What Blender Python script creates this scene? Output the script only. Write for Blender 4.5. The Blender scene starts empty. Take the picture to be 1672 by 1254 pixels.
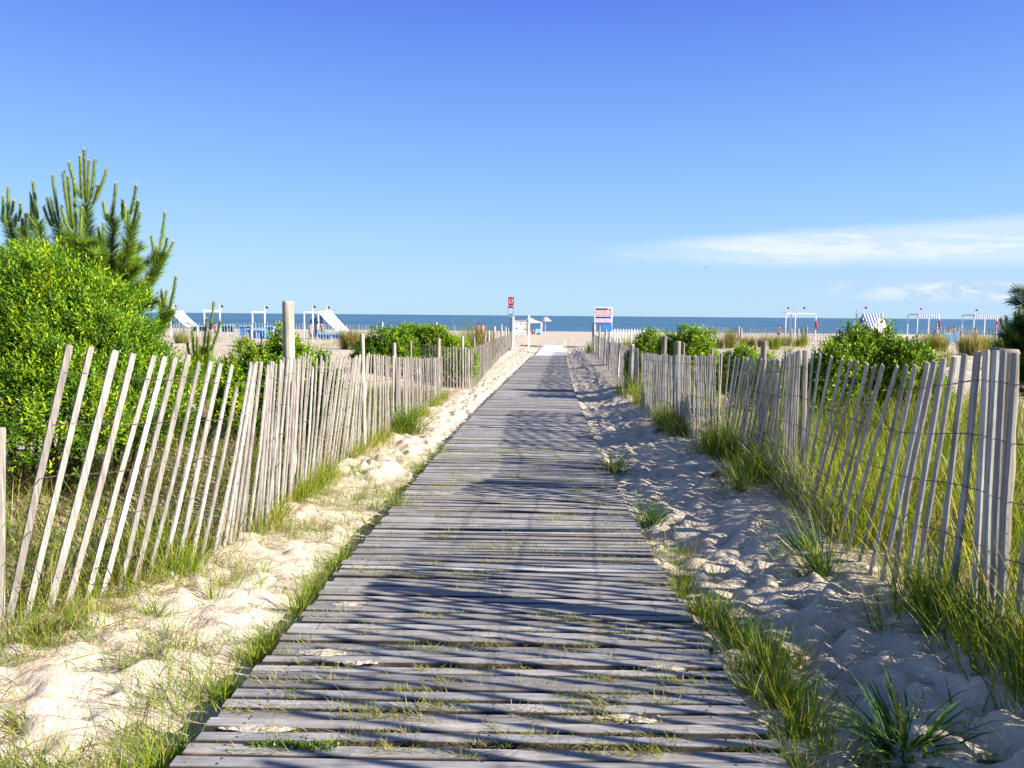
import bpy, math
import numpy as np
from mathutils import Vector, Matrix

R = math.radians
rng = np.random.default_rng(11)
scene = bpy.context.scene
col = scene.collection

# ------------------------------------------------------------------ camera
F, PITCH, ROLL, CAMZ = 1256.0, R(5.1), R(0.473), 1.46
cam = bpy.data.cameras.new("camera")
cam.sensor_width = 36.0
cam.lens = 36.0 * F / 1672.0
cam.clip_start, cam.clip_end = 0.05, 60000.0
camo = bpy.data.objects.new("camera", cam)
col.objects.link(camo)
M3 = Matrix.Rotation(math.pi / 2 - PITCH, 3, 'X') @ Matrix.Rotation(ROLL, 3, 'Z')
camo.matrix_world = Matrix.Translation((0, 0, CAMZ)) @ M3.to_4x4()
scene.camera = camo

# ------------------------------------------------------------------ light, sky, exposure
SUN_EL, SUN_AZ = R(25.0), R(108.0)
sun = bpy.data.lights.new("sun", 'SUN')
sun.energy, sun.angle, sun.color = 4.9, R(0.5), (1.0, 0.92, 0.83)
suno = bpy.data.objects.new("sun", sun)
col.objects.link(suno)
sdir = Vector((math.sin(SUN_AZ) * math.cos(SUN_EL), math.cos(SUN_AZ) * math.cos(SUN_EL), math.sin(SUN_EL)))
suno.rotation_euler = sdir.to_track_quat('Z', 'Y').to_euler()
suno.location = sdir * 40

world = bpy.data.worlds.new("World")
scene.world = world
world.use_nodes = True
scene.view_settings.view_transform = 'Standard'
scene.view_settings.look = 'None'
scene.view_settings.exposure = 1.34
scene.view_settings.gamma = 1.0
scene.view_settings.use_curve_mapping = False
scene.cycles.max_bounces = 6
scene.cycles.transparent_max_bounces = 6
scene.cycles.caustics_reflective = False
scene.cycles.caustics_refractive = False


class NT:
    """small helper to wire node trees"""
    def __init__(s, tree):
        s.t = tree
        s.n = tree.nodes
        s.l = tree.links

    def node(s, typ, **kw):
        n = s.n.new(typ)
        for k, v in kw.items():
            setattr(n, k, v)
        return n

    def put(s, sock, v):
        if isinstance(v, bpy.types.NodeSocket):
            s.l.new(v, sock)
        elif v is not None:
            sock.default_value = v

    def math(s, op, a, b=None, c=None, clamp=False):
        n = s.node('ShaderNodeMath', operation=op, use_clamp=clamp)
        s.put(n.inputs[0], a)
        if b is not None: s.put(n.inputs[1], b)
        if c is not None: s.put(n.inputs[2], c)
        return n.outputs[0]

    def rng(s, v, a, b, c=0.0, d=1.0, smooth=True):
        n = s.node('ShaderNodeMapRange', interpolation_type='SMOOTHSTEP' if smooth else 'LINEAR')
        s.put(n.inputs[0], v)
        for i, x in zip((1, 2, 3, 4), (a, b, c, d)): s.put(n.inputs[i], x)
        return n.outputs[0]

    def mix(s, f, a, b, typ='MIX'):
        n = s.node('ShaderNodeMix', data_type='RGBA', blend_type=typ, clamp_factor=True)
        s.put(n.inputs[0], f)
        s.put(n.inputs[6], a if isinstance(a, bpy.types.NodeSocket) else (*a, 1.0))
        s.put(n.inputs[7], b if isinstance(b, bpy.types.NodeSocket) else (*b, 1.0))
        return n.outputs[2]

    def noise(s, vec, scale, detail=3.0, rough=0.5, dist=0.0):
        n = s.node('ShaderNodeTexNoise')
        s.put(n.inputs['Vector'], vec)
        n.inputs['Scale'].default_value = scale
        n.inputs['Detail'].default_value = detail
        n.inputs['Roughness'].default_value = rough
        n.inputs['Distortion'].default_value = dist
        return n.outputs['Fac']

    def mapping(s, vec, scale=(1, 1, 1), loc=(0, 0, 0)):
        n = s.node('ShaderNodeMapping')
        s.put(n.inputs['Vector'], vec)
        n.inputs['Scale'].default_value = scale
        n.inputs['Location'].default_value = loc
        return n.outputs[0]

    def xyz(s, x, y, z):
        n = s.node('ShaderNodeCombineXYZ')
        for i, v in enumerate((x, y, z)): s.put(n.inputs[i], v)
        return n.outputs[0]


def build_world():
    w = NT(world.node_tree)
    bg = w.n['Background']
    sky = w.node('ShaderNodeTexSky', sky_type='NISHITA', sun_disc=False)
    sky.sun_elevation, sky.sun_rotation = SUN_EL, SUN_AZ
    sky.altitude, sky.air_density, sky.dust_density, sky.ozone_density = 0.0, 1.0, 0.4, 3.0
    tc = w.node('ShaderNodeTexCoord').outputs['Generated']
    sep = w.node('ShaderNodeSeparateXYZ')
    w.l.new(tc, sep.inputs[0])
    X, Y, Z = sep.outputs
    # clear, slightly violet summer blue, paler towards the horizon
    ramp = w.node('ShaderNodeValToRGB')
    w.put(ramp.inputs[0], w.math('MAXIMUM', Z, 0.0))
    e = ramp.color_ramp.elements
    e[0].position, e[0].color = 0.0, (*SKY_BANDS[0][1], 1)
    e[1].position, e[1].color = SKY_BANDS[-1][0], (*SKY_BANDS[-1][1], 1)
    for p, c in SKY_BANDS[1:-1]:
        k = e.new(p)
        k.color = (*c, 1)
    grad = w.mix(1.0, ramp.outputs[0], (4.6, 4.6, 4.6), 'MULTIPLY')
    raw = w.mix(1.0, sky.outputs[0], (0.62, 0.66, 0.80), 'MULTIPLY')
    c = w.mix(w.rng(Z, 0.40, 0.75, 0.86, 0.0), raw, grad)
    # a long thin bank of cloud low over the sea to the right
    yy = w.math('MAXIMUM', Y, 0.05)
    a = w.math('DIVIDE', X, yy)
    h = w.math('DIVIDE', Z, yy)
    nv = w.xyz(w.math('MULTIPLY', a, 4.0), w.math('MULTIPLY', h, 34.0), 0.3)
    n1 = w.noise(nv, 1.0, 9.0, 0.66, 0.6)
    nv2 = w.xyz(w.math('MULTIPLY', a, 11.0), w.math('MULTIPLY', h, 52.0), 4.3)
    n2 = w.noise(nv2, 1.0, 7.0, 0.62, 0.4)
    nv3 = w.xyz(w.math('MULTIPLY', a, 16.0), w.math('MULTIPLY', h, 42.0), 1.3)
    n3 = w.noise(nv3, 1.0, 7.0, 0.62, 0.4)
    top = w.math('MULTIPLY_ADD', a, 0.078, 0.083)
    bot = w.math('MULTIPLY_ADD', a, 0.004, 0.071)
    up = w.math('SUBTRACT', top, h)
    lo = w.math('SUBTRACT', h, bot)
    m = w.math('MULTIPLY', w.rng(up, -0.006, 0.012), w.rng(lo, -0.014, 0.010))
    m = w.math('MULTIPLY', m, w.rng(a, 0.04, 0.34))
    m = w.math('MULTIPLY', m, w.rng(Y, 0.1, 0.3))
    dens = w.math('MULTIPLY', m, w.rng(w.math('MULTIPLY_ADD', n2, 0.35, w.math('MULTIPLY', n1, 0.75)), 0.40, 0.66))
    veil = w.math('MULTIPLY', m, 0.42)
    m2 = w.math('MULTIPLY', w.rng(h, 0.018, 0.034), w.rng(h, 0.052, 0.040))
    m2 = w.math('MULTIPLY', w.math('MULTIPLY', m2, w.rng(a, 0.36, 0.54)), w.rng(Y, 0.1, 0.3))
    puff = w.math('MULTIPLY', m2, w.rng(n3, 0.42, 0.58))
    m3 = w.math('MULTIPLY', w.rng(h, 0.0, 0.02), w.rng(h, 0.080, 0.045))
    haze = w.math('MULTIPLY', w.math('MULTIPLY', m3, w.rng(a, 0.22, 0.60)), w.rng(n1, 0.25, 0.7))
    c = w.mix(w.math('MULTIPLY', haze, 0.55), c, CLOUD_GREY)
    c = w.mix(w.math('MAXIMUM', w.math('MULTIPLY', dens, 0.74), veil), c, CLOUD_LIT)
    c = w.mix(w.math('MULTIPLY', puff, 0.68), c, CLOUD_LIT)
    w.put(bg.inputs['Color'], c)
    bg.inputs['Strength'].default_value = 0.09


SKY_BANDS = [(0.0, (.50, .76, .97)), (.084, (.41, .68, 1.0)), (.17, (.27, .54, 1.0)), (.27, (.18, .37, .95)), (.36, (.112, .235, .89)), (.6, (.10, .20, .70))]
CLOUD_LIT, CLOUD_GREY = (4.3, 4.5, 4.9), (2.6, 3.1, 4.5)
build_world()


# ------------------------------------------------------------------ view helpers (metres, camera at x=0 y=0)
def ray(u, v):
    d = M3 @ Vector(((u - 836) / F, (627 - v) / F, -1.0))
    return np.array(d)


def xat(u, Y, v=530):
    d = ray(u, v)
    return d[0] / d[1] * Y


def zat(u, v, Y):
    d = ray(u, v)
    return CAMZ + d[2] / d[1] * Y


# ------------------------------------------------------------------ noise and terrain
_P = np.random.default_rng(3).random((8, 256, 256))


def vn(x, y, seed=0):
    x = np.asarray(x, float); y = np.asarray(y, float)
    xi = np.floor(x).astype(int); yi = np.floor(y).astype(int)
    fx = x - xi; fy = y - yi
    fx = fx * fx * (3 - 2 * fx); fy = fy * fy * (3 - 2 * fy)
    T = _P[seed % 8]
    a = T[xi & 255, yi & 255]; b = T[(xi + 1) & 255, yi & 255]
    c = T[xi & 255, (yi + 1) & 255]; d = T[(xi + 1) & 255, (yi + 1) & 255]
    return (a * (1 - fx) + b * fx) * (1 - fy) + (c * (1 - fx) + d * fx) * fy - 0.5


def fbm(x, y, seed=0, o=3):
    r = 0; a = 1.0
    for i in range(o):
        r = r + a * vn(x * 2 ** i + 17.3 * i, y * 2 ** i - 9.1 * i, seed + i)
        a *= 0.5
    return r


def ss(x, a, b):
    t = np.clip((np.asarray(x, float) - a) / (b - a), 0, 1)
    return t * t * (3 - 2 * t)


_Yf = np.arange(-40, 400, 0.1)


def _smooth(ys, vs, k):
    f = np.interp(_Yf, ys, vs)
    ker = np.hanning(k); ker /= ker.sum()
    return np.convolve(np.pad(f, k, mode='edge'), ker, 'same')[k:-k]


_XC = _smooth([-40, 2.5, 5, 7.1, 11.7, 20, 28, 44, 68, 100, 400], [-.09, -.09, -.05, .02, .2, .63, 1.1, 2.1, 3.7, 6, 6], 25)
_ZW = _smooth([-40, -8, 2.48, 3.14, 3.9, 5.08, 7.1, 8.9, 11.7, 19.8, 28, 40, 48, 68, 90, 130, 200, 221, 300, 400],
              [.3, .25, 0, -.04, -.08, -.13, -.18, -.22, -.28, -.5, -.66, -.84, -.95, -1.05, -1.2, -1.75, -2.65, -3.04, -4.8, -5], 15)


def xc(Y): return np.interp(Y, _Yf, _XC)
def zw(Y): return np.interp(Y, _Yf, _ZW)


def gz0(X, Y):
    """ground height without the small footprints"""
    X = np.asarray(X, float); Y = np.asarray(Y, float)
    s = X - xc(Y); w = zw(Y)
    bank = (.10 * ss(-s, 1.15, 2.0) + .16 * ss(s, 1.35, 2.15)) * (1 - ss(Y, 52, 64))
    inner = w - .050 + bank
    pl = np.interp(Y, [-8, 3, 20, 46, 54, 63], [.30, .14, -.08, -.16, -.35, -1.3]) + .10 * ss(s, 4, 9) * ss(Y, 12, 30)
    t = np.where(s < 0, ss(-s, 2.0, 4.6), ss(s, 2.2, 4.6))
    outer = np.maximum(pl + .22 * fbm(X / 5.0, Y / 5.0, 1) * ss(Y, 8, 20), inner - .02)
    outer = np.where(Y > 58, np.maximum(w, np.minimum(outer, w + .6 * (1 - ss(Y, 58, 64)))), outer)
    z = inner * (1 - t) + outer * t
    off = np.maximum(ss(np.abs(s), .98, 1.12), ss(Y, 62, 66))
    near = 1 - .7 * ss(Y, 110, 200)
    z = z + off * near * (.045 * fbm(X / .9, Y / .9, 2) + .026 * fbm(X / .28, Y / .13, 4, 3))
    z = z + ss(Y, 56, 66) * .11 * fbm(X / 3.1, Y / 2.3, 3) * near
    z = z + (1 - off) * .030 * fbm(X / .35, Y / .12, 5, 2)
    z = z - (1 - ss(Y, 56, 62)) * .035 * ss(-s, .98, 1.06) * (1 - ss(-s, 1.10, 1.35)) - .02 * ss(s, .98, 1.05) * (1 - ss(s, 1.08, 1.3))
    return z


def gz(x, y): return float(gz0(x, y))


# ------------------------------------------------------------------ object helpers
def link(o, parent=None):
    col.objects.link(o)
    if parent is not None: o.parent = parent
    return o


def tag(o, label=None, cat=None, group=None, kind=None):
    for k, v in (('label', label), ('category', cat), ('group', group), ('kind', kind)):
        if v: o[k] = v
    return o


def thing(name, label, cat, loc=(0, 0, 0), rz=0.0, group=None):
    o = bpy.data.objects.new(name, None)
    o.empty_display_size = .2
    link(o)
    o.location = loc
    o.rotation_euler = (0, 0, rz)
    return tag(o, label, cat, group)


class MB:
    def __init__(s): s.V = []; s.F = []; s.C = []; s.n = 0

    def add(s, V, Fs, c=(1, 1, 1), m=0):
        V = np.asarray(V, float).reshape(-1, 3)
        s.V.append(V)
        c = np.asarray(c, float)
        s.C.append(np.broadcast_to(c, V.shape) if c.ndim == 1 else c)
        for f in Fs:
            f = np.asarray(f, np.int64)
            if f.size: s.F.append((f + s.n, m))
        s.n += len(V)
        return s

    def build(s, name, mats, parent=None, smooth=False, origin=None):
        V = np.concatenate(s.V); C = np.concatenate(s.C)
        if origin is not None: V = V - np.asarray(origin)
        me = bpy.data.meshes.new(name)
        me.vertices.add(len(V))
        me.vertices.foreach_set('co', V.astype(np.float32).ravel())
        lv = np.concatenate([f.ravel() for f, m in s.F])
        tot = np.concatenate([np.full(len(f), f.shape[1]) for f, m in s.F])
        mi = np.concatenate([np.full(len(f), m) for f, m in s.F])
        me.loops.add(len(lv)); me.loops.foreach_set('vertex_index', lv.astype(np.int32))
        me.polygons.add(len(tot))
        me.polygons.foreach_set('loop_start', (np.cumsum(tot) - tot).astype(np.int32))
        me.polygons.foreach_set('loop_total', tot.astype(np.int32))
        me.polygons.foreach_set('material_index', mi.astype(np.int32))
        me.polygons.foreach_set('use_smooth', np.full(len(tot), bool(smooth)))
        at = me.color_attributes.new('Col', 'FLOAT_COLOR', 'POINT')
        at.data.foreach_set('color', np.concatenate([C, np.ones((len(C), 1))], 1).astype(np.float32).ravel())
        me.update(calc_edges=True)
        me.validate()
        for m in (mats if isinstance(mats, (list, tuple)) else [mats]): me.materials.append(m)
        o = bpy.data.objects.new(name, me)
        link(o, parent)
        if origin is not None and parent is None: o.location = origin
        return o


BOXF = np.array([(0, 3, 2, 1), (4, 5, 6, 7), (0, 1, 5, 4), (1, 2, 6, 5), (2, 3, 7, 6), (3, 0, 4, 7)])
BOXV = np.array([(-1, -1, -1), (1, -1, -1), (1, 1, -1), (-1, 1, -1), (-1, -1, 1), (1, -1, 1), (1, 1, 1), (-1, 1, 1)], float)


def box(mb, c, size, rz=0.0, colr=(1, 1, 1), m=0, ry=0.0, bev=0.0):
    """bevelled when bev > 0 (top and bottom chamfer)"""
    hx, hy, hz = np.array(size) / 2.0
    if bev > 0:
        b = min(bev, hx * .45, hy * .45, hz * .45)
        V = []
        for z, k in ((-hz, b), (-hz + b, 0), (hz - b, 0), (hz, b)):
            V += [(-hx + k, -hy + k, z), (hx - k, -hy + k, z), (hx - k, hy - k, z), (-hx + k, hy - k, z)]
        V = np.array(V)
        Q = [(0, 3, 2, 1), (12, 13, 14, 15)]
        for L in range(3):
            for i in range(4): Q.append((L * 4 + i, L * 4 + (i + 1) % 4, L * 4 + 4 + (i + 1) % 4, L * 4 + 4 + i))
        Fq = np.array(Q)
    else:
        V = BOXV * np.array([hx, hy, hz]); Fq = BOXF
    if ry:
        V = V @ np.array(Matrix.Rotation(ry, 3, 'Y')).T
    if rz:
        V = V @ np.array(Matrix.Rotation(rz, 3, 'Z')).T
    mb.add(V + np.array(c), [Fq], colr, m)


def tube(mb, pts, r, sides=8, colr=(1, 1, 1), m=0, cap=True):
    pts = np.asarray(pts, float); k = len(pts)
    r = np.broadcast_to(np.asarray(r, float), (k,))
    T = np.gradient(pts, axis=0); T /= np.linalg.norm(T, axis=1)[:, None] + 1e-12
    ref = np.array([0, 0, 1.0]) if abs(T[0][2]) < .9 else np.array([1.0, 0, 0])
    A = np.cross(T, ref); A /= np.linalg.norm(A, axis=1)[:, None] + 1e-12
    B = np.cross(T, A)
    th = np.arange(sides) * 2 * math.pi / sides
    V = pts[:, None, :] + r[:, None, None] * (np.cos(th)[None, :, None] * A[:, None, :] + np.sin(th)[None, :, None] * B[:, None, :])
    i = np.arange(k - 1)[:, None] * sides; j = np.arange(sides)[None, :]; j2 = (j + 1) % sides
    Q = np.stack([i + j, i + j2, i + sides + j2, i + sides + j], -1).reshape(-1, 4)
    Fs = [Q]
    if cap: Fs += [np.arange(sides)[None, ::-1], (np.arange(sides) + (k - 1) * sides)[None, :]]
    mb.add(V.reshape(-1, 3), Fs, colr, m)


def nrm(v): return v / (np.linalg.norm(v, axis=-1, keepdims=True) + 1e-12)


def blades(mb, base, az, L, w, lean, curve, colr, tip=None):
    """many tapering, bending blades at once"""
    N = len(base)
    h = np.stack([np.cos(az), np.sin(az), np.zeros(N)], 1)
    tw = az + rng.uniform(-1.2, 1.2, N) + math.pi / 2
    sd = np.stack([np.cos(tw), np.sin(tw), np.zeros(N)], 1)
    p = base.copy(); V = []; C = []
    tipc = colr * 1.12 if tip is None else tip
    seg = (0.38, 0.34, 0.28)
    wid = (0.75, 1.0, 0.62)
    for i in range(4):
        if i < 3:
            o = sd * (w * wid[i] / 2)[:, None]
            V += [p - o, p + o]
            c = colr + (tipc - colr) * (i / 3.0)
            C += [c, c]
            th = lean + curve * (i + .5) / 3
            p = p + (h * np.sin(th)[:, None] + np.array([0, 0, 1.0]) * np.cos(th)[:, None]) * (L * seg[i])[:, None]
        else:
            V.append(p); C.append(tipc)
    V = np.stack(V, 1); C = np.stack(C, 1)
    b = np.arange(N)[:, None] * 7
    mb.add(V.reshape(-1, 3), [np.concatenate([b + np.array([0, 1, 3, 2]), b + np.array([2, 3, 5, 4])]), b + np.array([4, 5, 6])],
           np.clip(C.reshape(-1, 3), 0, 1))


GREEN = np.array([(.165, .255, .010), (.23, .31, .014), (.105, .20, .014), (.29, .33, .022)])
STRAW = np.array([(.40, .31, .13), (.34, .25, .09), (.46, .38, .20)])
DEEP = np.array([(.045, .125, .035), (.065, .16, .03), (.095, .185, .03)])
RUST = np.array([(.30, .16, .05), (.36, .22, .08), (.26, .15, .06)])


def pick(pal, n, jit=.18):
    c = pal[rng.integers(0, len(pal), n)]
    return np.clip(c * (1 + rng.normal(0, jit, (n, 1))) * (1 + rng.normal(0, .05, (n, 3))), .004, .9)


def pickmix(n, *pw):
    """pickmix(n, (palette, weight), ...)"""
    ws = np.array([w for p, w in pw], float); ws /= ws.sum()
    k = rng.choice(len(pw), n, p=ws)
    out = np.zeros((n, 3))
    for i, (p, w) in enumerate(pw):
        q = k == i
        out[q] = pick(p, int(q.sum()))
    return out


def tufts(mb, cen, nper, spread, Lr, wr, leanr, curver, pal, bias=None, zoff=-.01):
    """grass tufts at the (x, y) centres"""
    cen = np.asarray(cen, float)
    k = rng.integers(max(1, int(nper * .6)), int(nper * 1.4) + 1, len(cen))
    c = np.repeat(cen, k, 0); N = len(c)
    sc = np.repeat(rng.uniform(.65, 1.2, len(cen)), k)
    a = rng.uniform(0, 2 * math.pi, N); rr = np.abs(rng.normal(0, 1, N)) * spread
    x = c[:, 0] + np.cos(a) * rr; y = c[:, 1] + np.sin(a) * rr
    base = np.stack([x, y, gz0(x, y) + zoff], 1)
    L = rng.uniform(*Lr, N) * sc
    az = a + rng.normal(0, .6, N)
    lean = rng.uniform(*leanr, N) * (0.5 + rr / (spread * 1.2 + 1e-6)).clip(.4, 1.5)
    if bias is not None:
        az = np.where(rng.random(N) < bias[1], bias[0] + rng.normal(0, .6, N), az)
    blades(mb, base, az, L, rng.uniform(*wr, N), lean, rng.uniform(*curver, N), pickmix(N, *pal))


# ------------------------------------------------------------------ materials
def new_mat(name):
    m = bpy.data.materials.new(name)
    m.use_nodes = True
    t = NT(m.node_tree)
    return m, t, t.n['Principled BSDF'], t.n['Material Output']


def attr(t, name='Col'):
    return t.node('ShaderNodeAttribute', attribute_name=name).outputs['Color']


def objco(t): return t.node('ShaderNodeTexCoord').outputs['Object']


def plain(name, c, rough=.6, metal=0.0, spec=.4, var=.12, scale=6.0):
    m, t, b, o = new_mat(name)
    n = t.noise(objco(t), scale, 4)
    k = t.rng(n, .3, .7, 1 - var, 1 + var)
    mulc = t.mix(1.0, c, t.xyz(k, k, k), 'MULTIPLY')
    t.put(b.inputs['Base Color'], mulc)
    b.inputs['Roughness'].default_value = rough
    b.inputs['Metallic'].default_value = metal
    b.inputs['Specular IOR Level'].default_value = spec
    return m


def leafy(name, trans=.35, rough=.45, spec=.35, bright=1.0):
    m, t, b, o = new_mat(name)
    c = attr(t)
    if bright != 1.0: c = t.mix(1.0, c, (bright, bright, bright), 'MULTIPLY')
    t.put(b.inputs['Base Color'], c)
    b.inputs['Roughness'].default_value = rough
    b.inputs['Specular IOR Level'].default_value = spec
    tr = t.node('ShaderNodeBsdfTranslucent')
    t.put(tr.inputs[0], t.mix(1.0, c, (1.35, 1.25, .6), 'MULTIPLY'))
    mx = t.node('ShaderNodeMixShader')
    mx.inputs[0].default_value = trans
    t.l.new(b.outputs[0], mx.inputs[1]); t.l.new(tr.outputs[0], mx.inputs[2])
    t.l.new(mx.outputs[0], o.inputs[0])
    return m


def wood(name, grain=(60, 60, 3.0), lo=.70, hi=1.18, rough=.8, dust=None, bump=.25):
    m, t, b, o = new_mat(name)
    co = objco(t)
    n1 = t.noise(t.mapping(co, grain), 1.0, 5, .65)
    n2 = t.noise(co, 7.0, 3, .6)
    k = t.math('MULTIPLY', t.rng(n1, .28, .72, lo, hi), t.rng(n2, .3, .7, .86, 1.12))
    c = t.mix(1.0, attr(t), t.xyz(k, k, k), 'MULTIPLY')
    if dust:
        d = t.rng(t.noise(co, 2.6, 6, .72), .57, .74, 0, dust)
        c = t.mix(d, c, (.50, .42, .32))
    t.put(b.inputs['Base Color'], c)
    b.inputs['Roughness'].default_value = rough
    b.inputs['Specular IOR Level'].default_value = .25
    bp = t.node('ShaderNodeBump')
    bp.inputs['Strength'].default_value = bump
    bp.inputs['Distance'].default_value = .004
    t.put(bp.inputs['Height'], n1)
    t.l.new(bp.outputs[0], b.inputs['Normal'])
    return m


def sand_mat():
    m, t, b, o = new_mat('sand')
    co = objco(t)
    n1 = t.noise(co, 1.3, 5, .6)
    n2 = t.noise(co, 90.0, 3, .7)
    n3 = t.noise(co, 9.0, 4, .6)
    c = t.mix(t.rng(n1, .3, .7), (.60, .515, .395), (.50, .425, .325))
    k = t.math('MULTIPLY', t.rng(n2, .25, .75, .82, 1.12), t.rng(n3, .3, .7, .90, 1.06))
    c = t.mix(1.0, c, t.xyz(k, k, k), 'MULTIPLY')
    # dry plant litter lies in patches along the fences
    sepc = t.node('ShaderNodeSeparateColor')
    t.l.new(attr(t), sepc.inputs[0])
    lit = t.math('MULTIPLY', sepc.outputs[0], t.rng(t.noise(t.mapping(co, (26, 17, 17)), 1.0, 7, .8), .44, .60))
    c = t.mix(lit, c, (.30, .175, .065))
    t.put(b.inputs['Base Color'], c)
    b.inputs['Roughness'].default_value = .95
    b.inputs['Specular IOR Level'].default_value = .1
    bp = t.node('ShaderNodeBump')
    bp.inputs['Strength'].default_value = .8
    bp.inputs['Distance'].default_value = .035
    nb = t.noise(co, 11.0, 4, .62)
    nd = t.noise(co, 2.2, 5, .65)
    far = sepc.outputs[1]
    hh = t.math('ADD', t.math('MULTIPLY', nb, .6), t.math('MULTIPLY', t.math('MULTIPLY', nd, far), 4.0))
    t.put(bp.inputs['Height'], t.math('ADD', hh, t.math('ADD', t.math('MULTIPLY', n2, .06), t.math('MULTIPLY', t.noise(co, 34.0, 4, .65), .28))))
    t.l.new(bp.outputs[0], b.inputs['Normal'])
    return m


def sea_mat():
    m, t, b, o = new_mat('sea_water')
    co = objco(t)
    w1 = t.noise(t.mapping(co, (.035, .16, 1)), 1.0, 6, .62, .5)
    w2 = t.noise(t.mapping(co, (.25, .9, 1)), 1.0, 4, .6, .3)
    w3 = t.noise(t.mapping(co, (.0016, .006, 1)), 1.0, 4, .6)
    c = t.mix(t.rng(w3, .3, .7), (.048, .125, .195), (.066, .160, .235))
    c = t.mix(t.rng(w1, .56, .72, 0, .55), c, (.13, .27, .33))
    t.put(b.inputs['Base Color'], c)
    b.inputs['Roughness'].default_value = .45
    b.inputs['IOR'].default_value = 1.33
    b.inputs['Specular IOR Level'].default_value = .22
    bp = t.node('ShaderNodeBump')
    bp.inputs['Strength'].default_value = .9
    bp.inputs['Distance'].default_value = .8
    t.put(bp.inputs['Height'], t.math('ADD', w1, t.math('MULTIPLY', w2, .18)))
    t.l.new(bp.outputs[0], b.inputs['Normal'])
    return m


def striped(name, c1, c2, per, axis=0, rough=.8):
    m, t, b, o = new_mat(name)
    sep = t.node('ShaderNodeSeparateXYZ')
    t.l.new(objco(t), sep.inputs[0])
    k = t.math('PINGPONG', t.math('MULTIPLY', sep.outputs[axis], 1.0 / per), 1.0)
    t.put(b.inputs['Base Color'], t.mix(t.rng(k, .46, .54), c1, c2))
    b.inputs['Roughness'].default_value = rough
    return m


M_SAND, M_SEA = sand_mat(), sea_mat()
M_GRASS = leafy('grass_blade', .38, .55, .2)
M_LEAF = leafy('shrub_leaf', .30, .45, .25)
M_NEEDLE = leafy('pine_needle', .20, .5, .3)
M_SLAT = wood('weathered_slat', (90, 90, 3.0), .55, 1.20)
M_POST = wood('weathered_post', (40, 40, 2.2), .60, 1.15)
M_DECK = wood('deck_board', (4.0, 75, 75), .62, 1.20, .74, dust=.6, bump=.4)
M_BARK = plain('bark', (.10, .065, .042), .9, var=.4, scale=25)
M_WIRE = plain('rusty_wire', (.15, .105, .085), .55, .6, .5, .3, 14)
M_NAIL = plain('nail_head', (.030, .026, .026), .6, .4)
M_WHITE = plain('white_paint', (.70, .71, .72), .5, var=.08)
M_CANVAS = plain('white_canvas', (.62, .63, .64), .85, var=.10)
M_RED = plain('sign_red', (.42, .010, .018), .4, var=.06)
M_BLUE = plain('blue_canvas', (.055, .17, .52), .8, var=.15, scale=3)
M_TURQ = plain('turquoise_paint', (.10, .48, .66), .6, var=.1)
M_DARK = plain('dark_print', (.03, .035, .06), .6)


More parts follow.
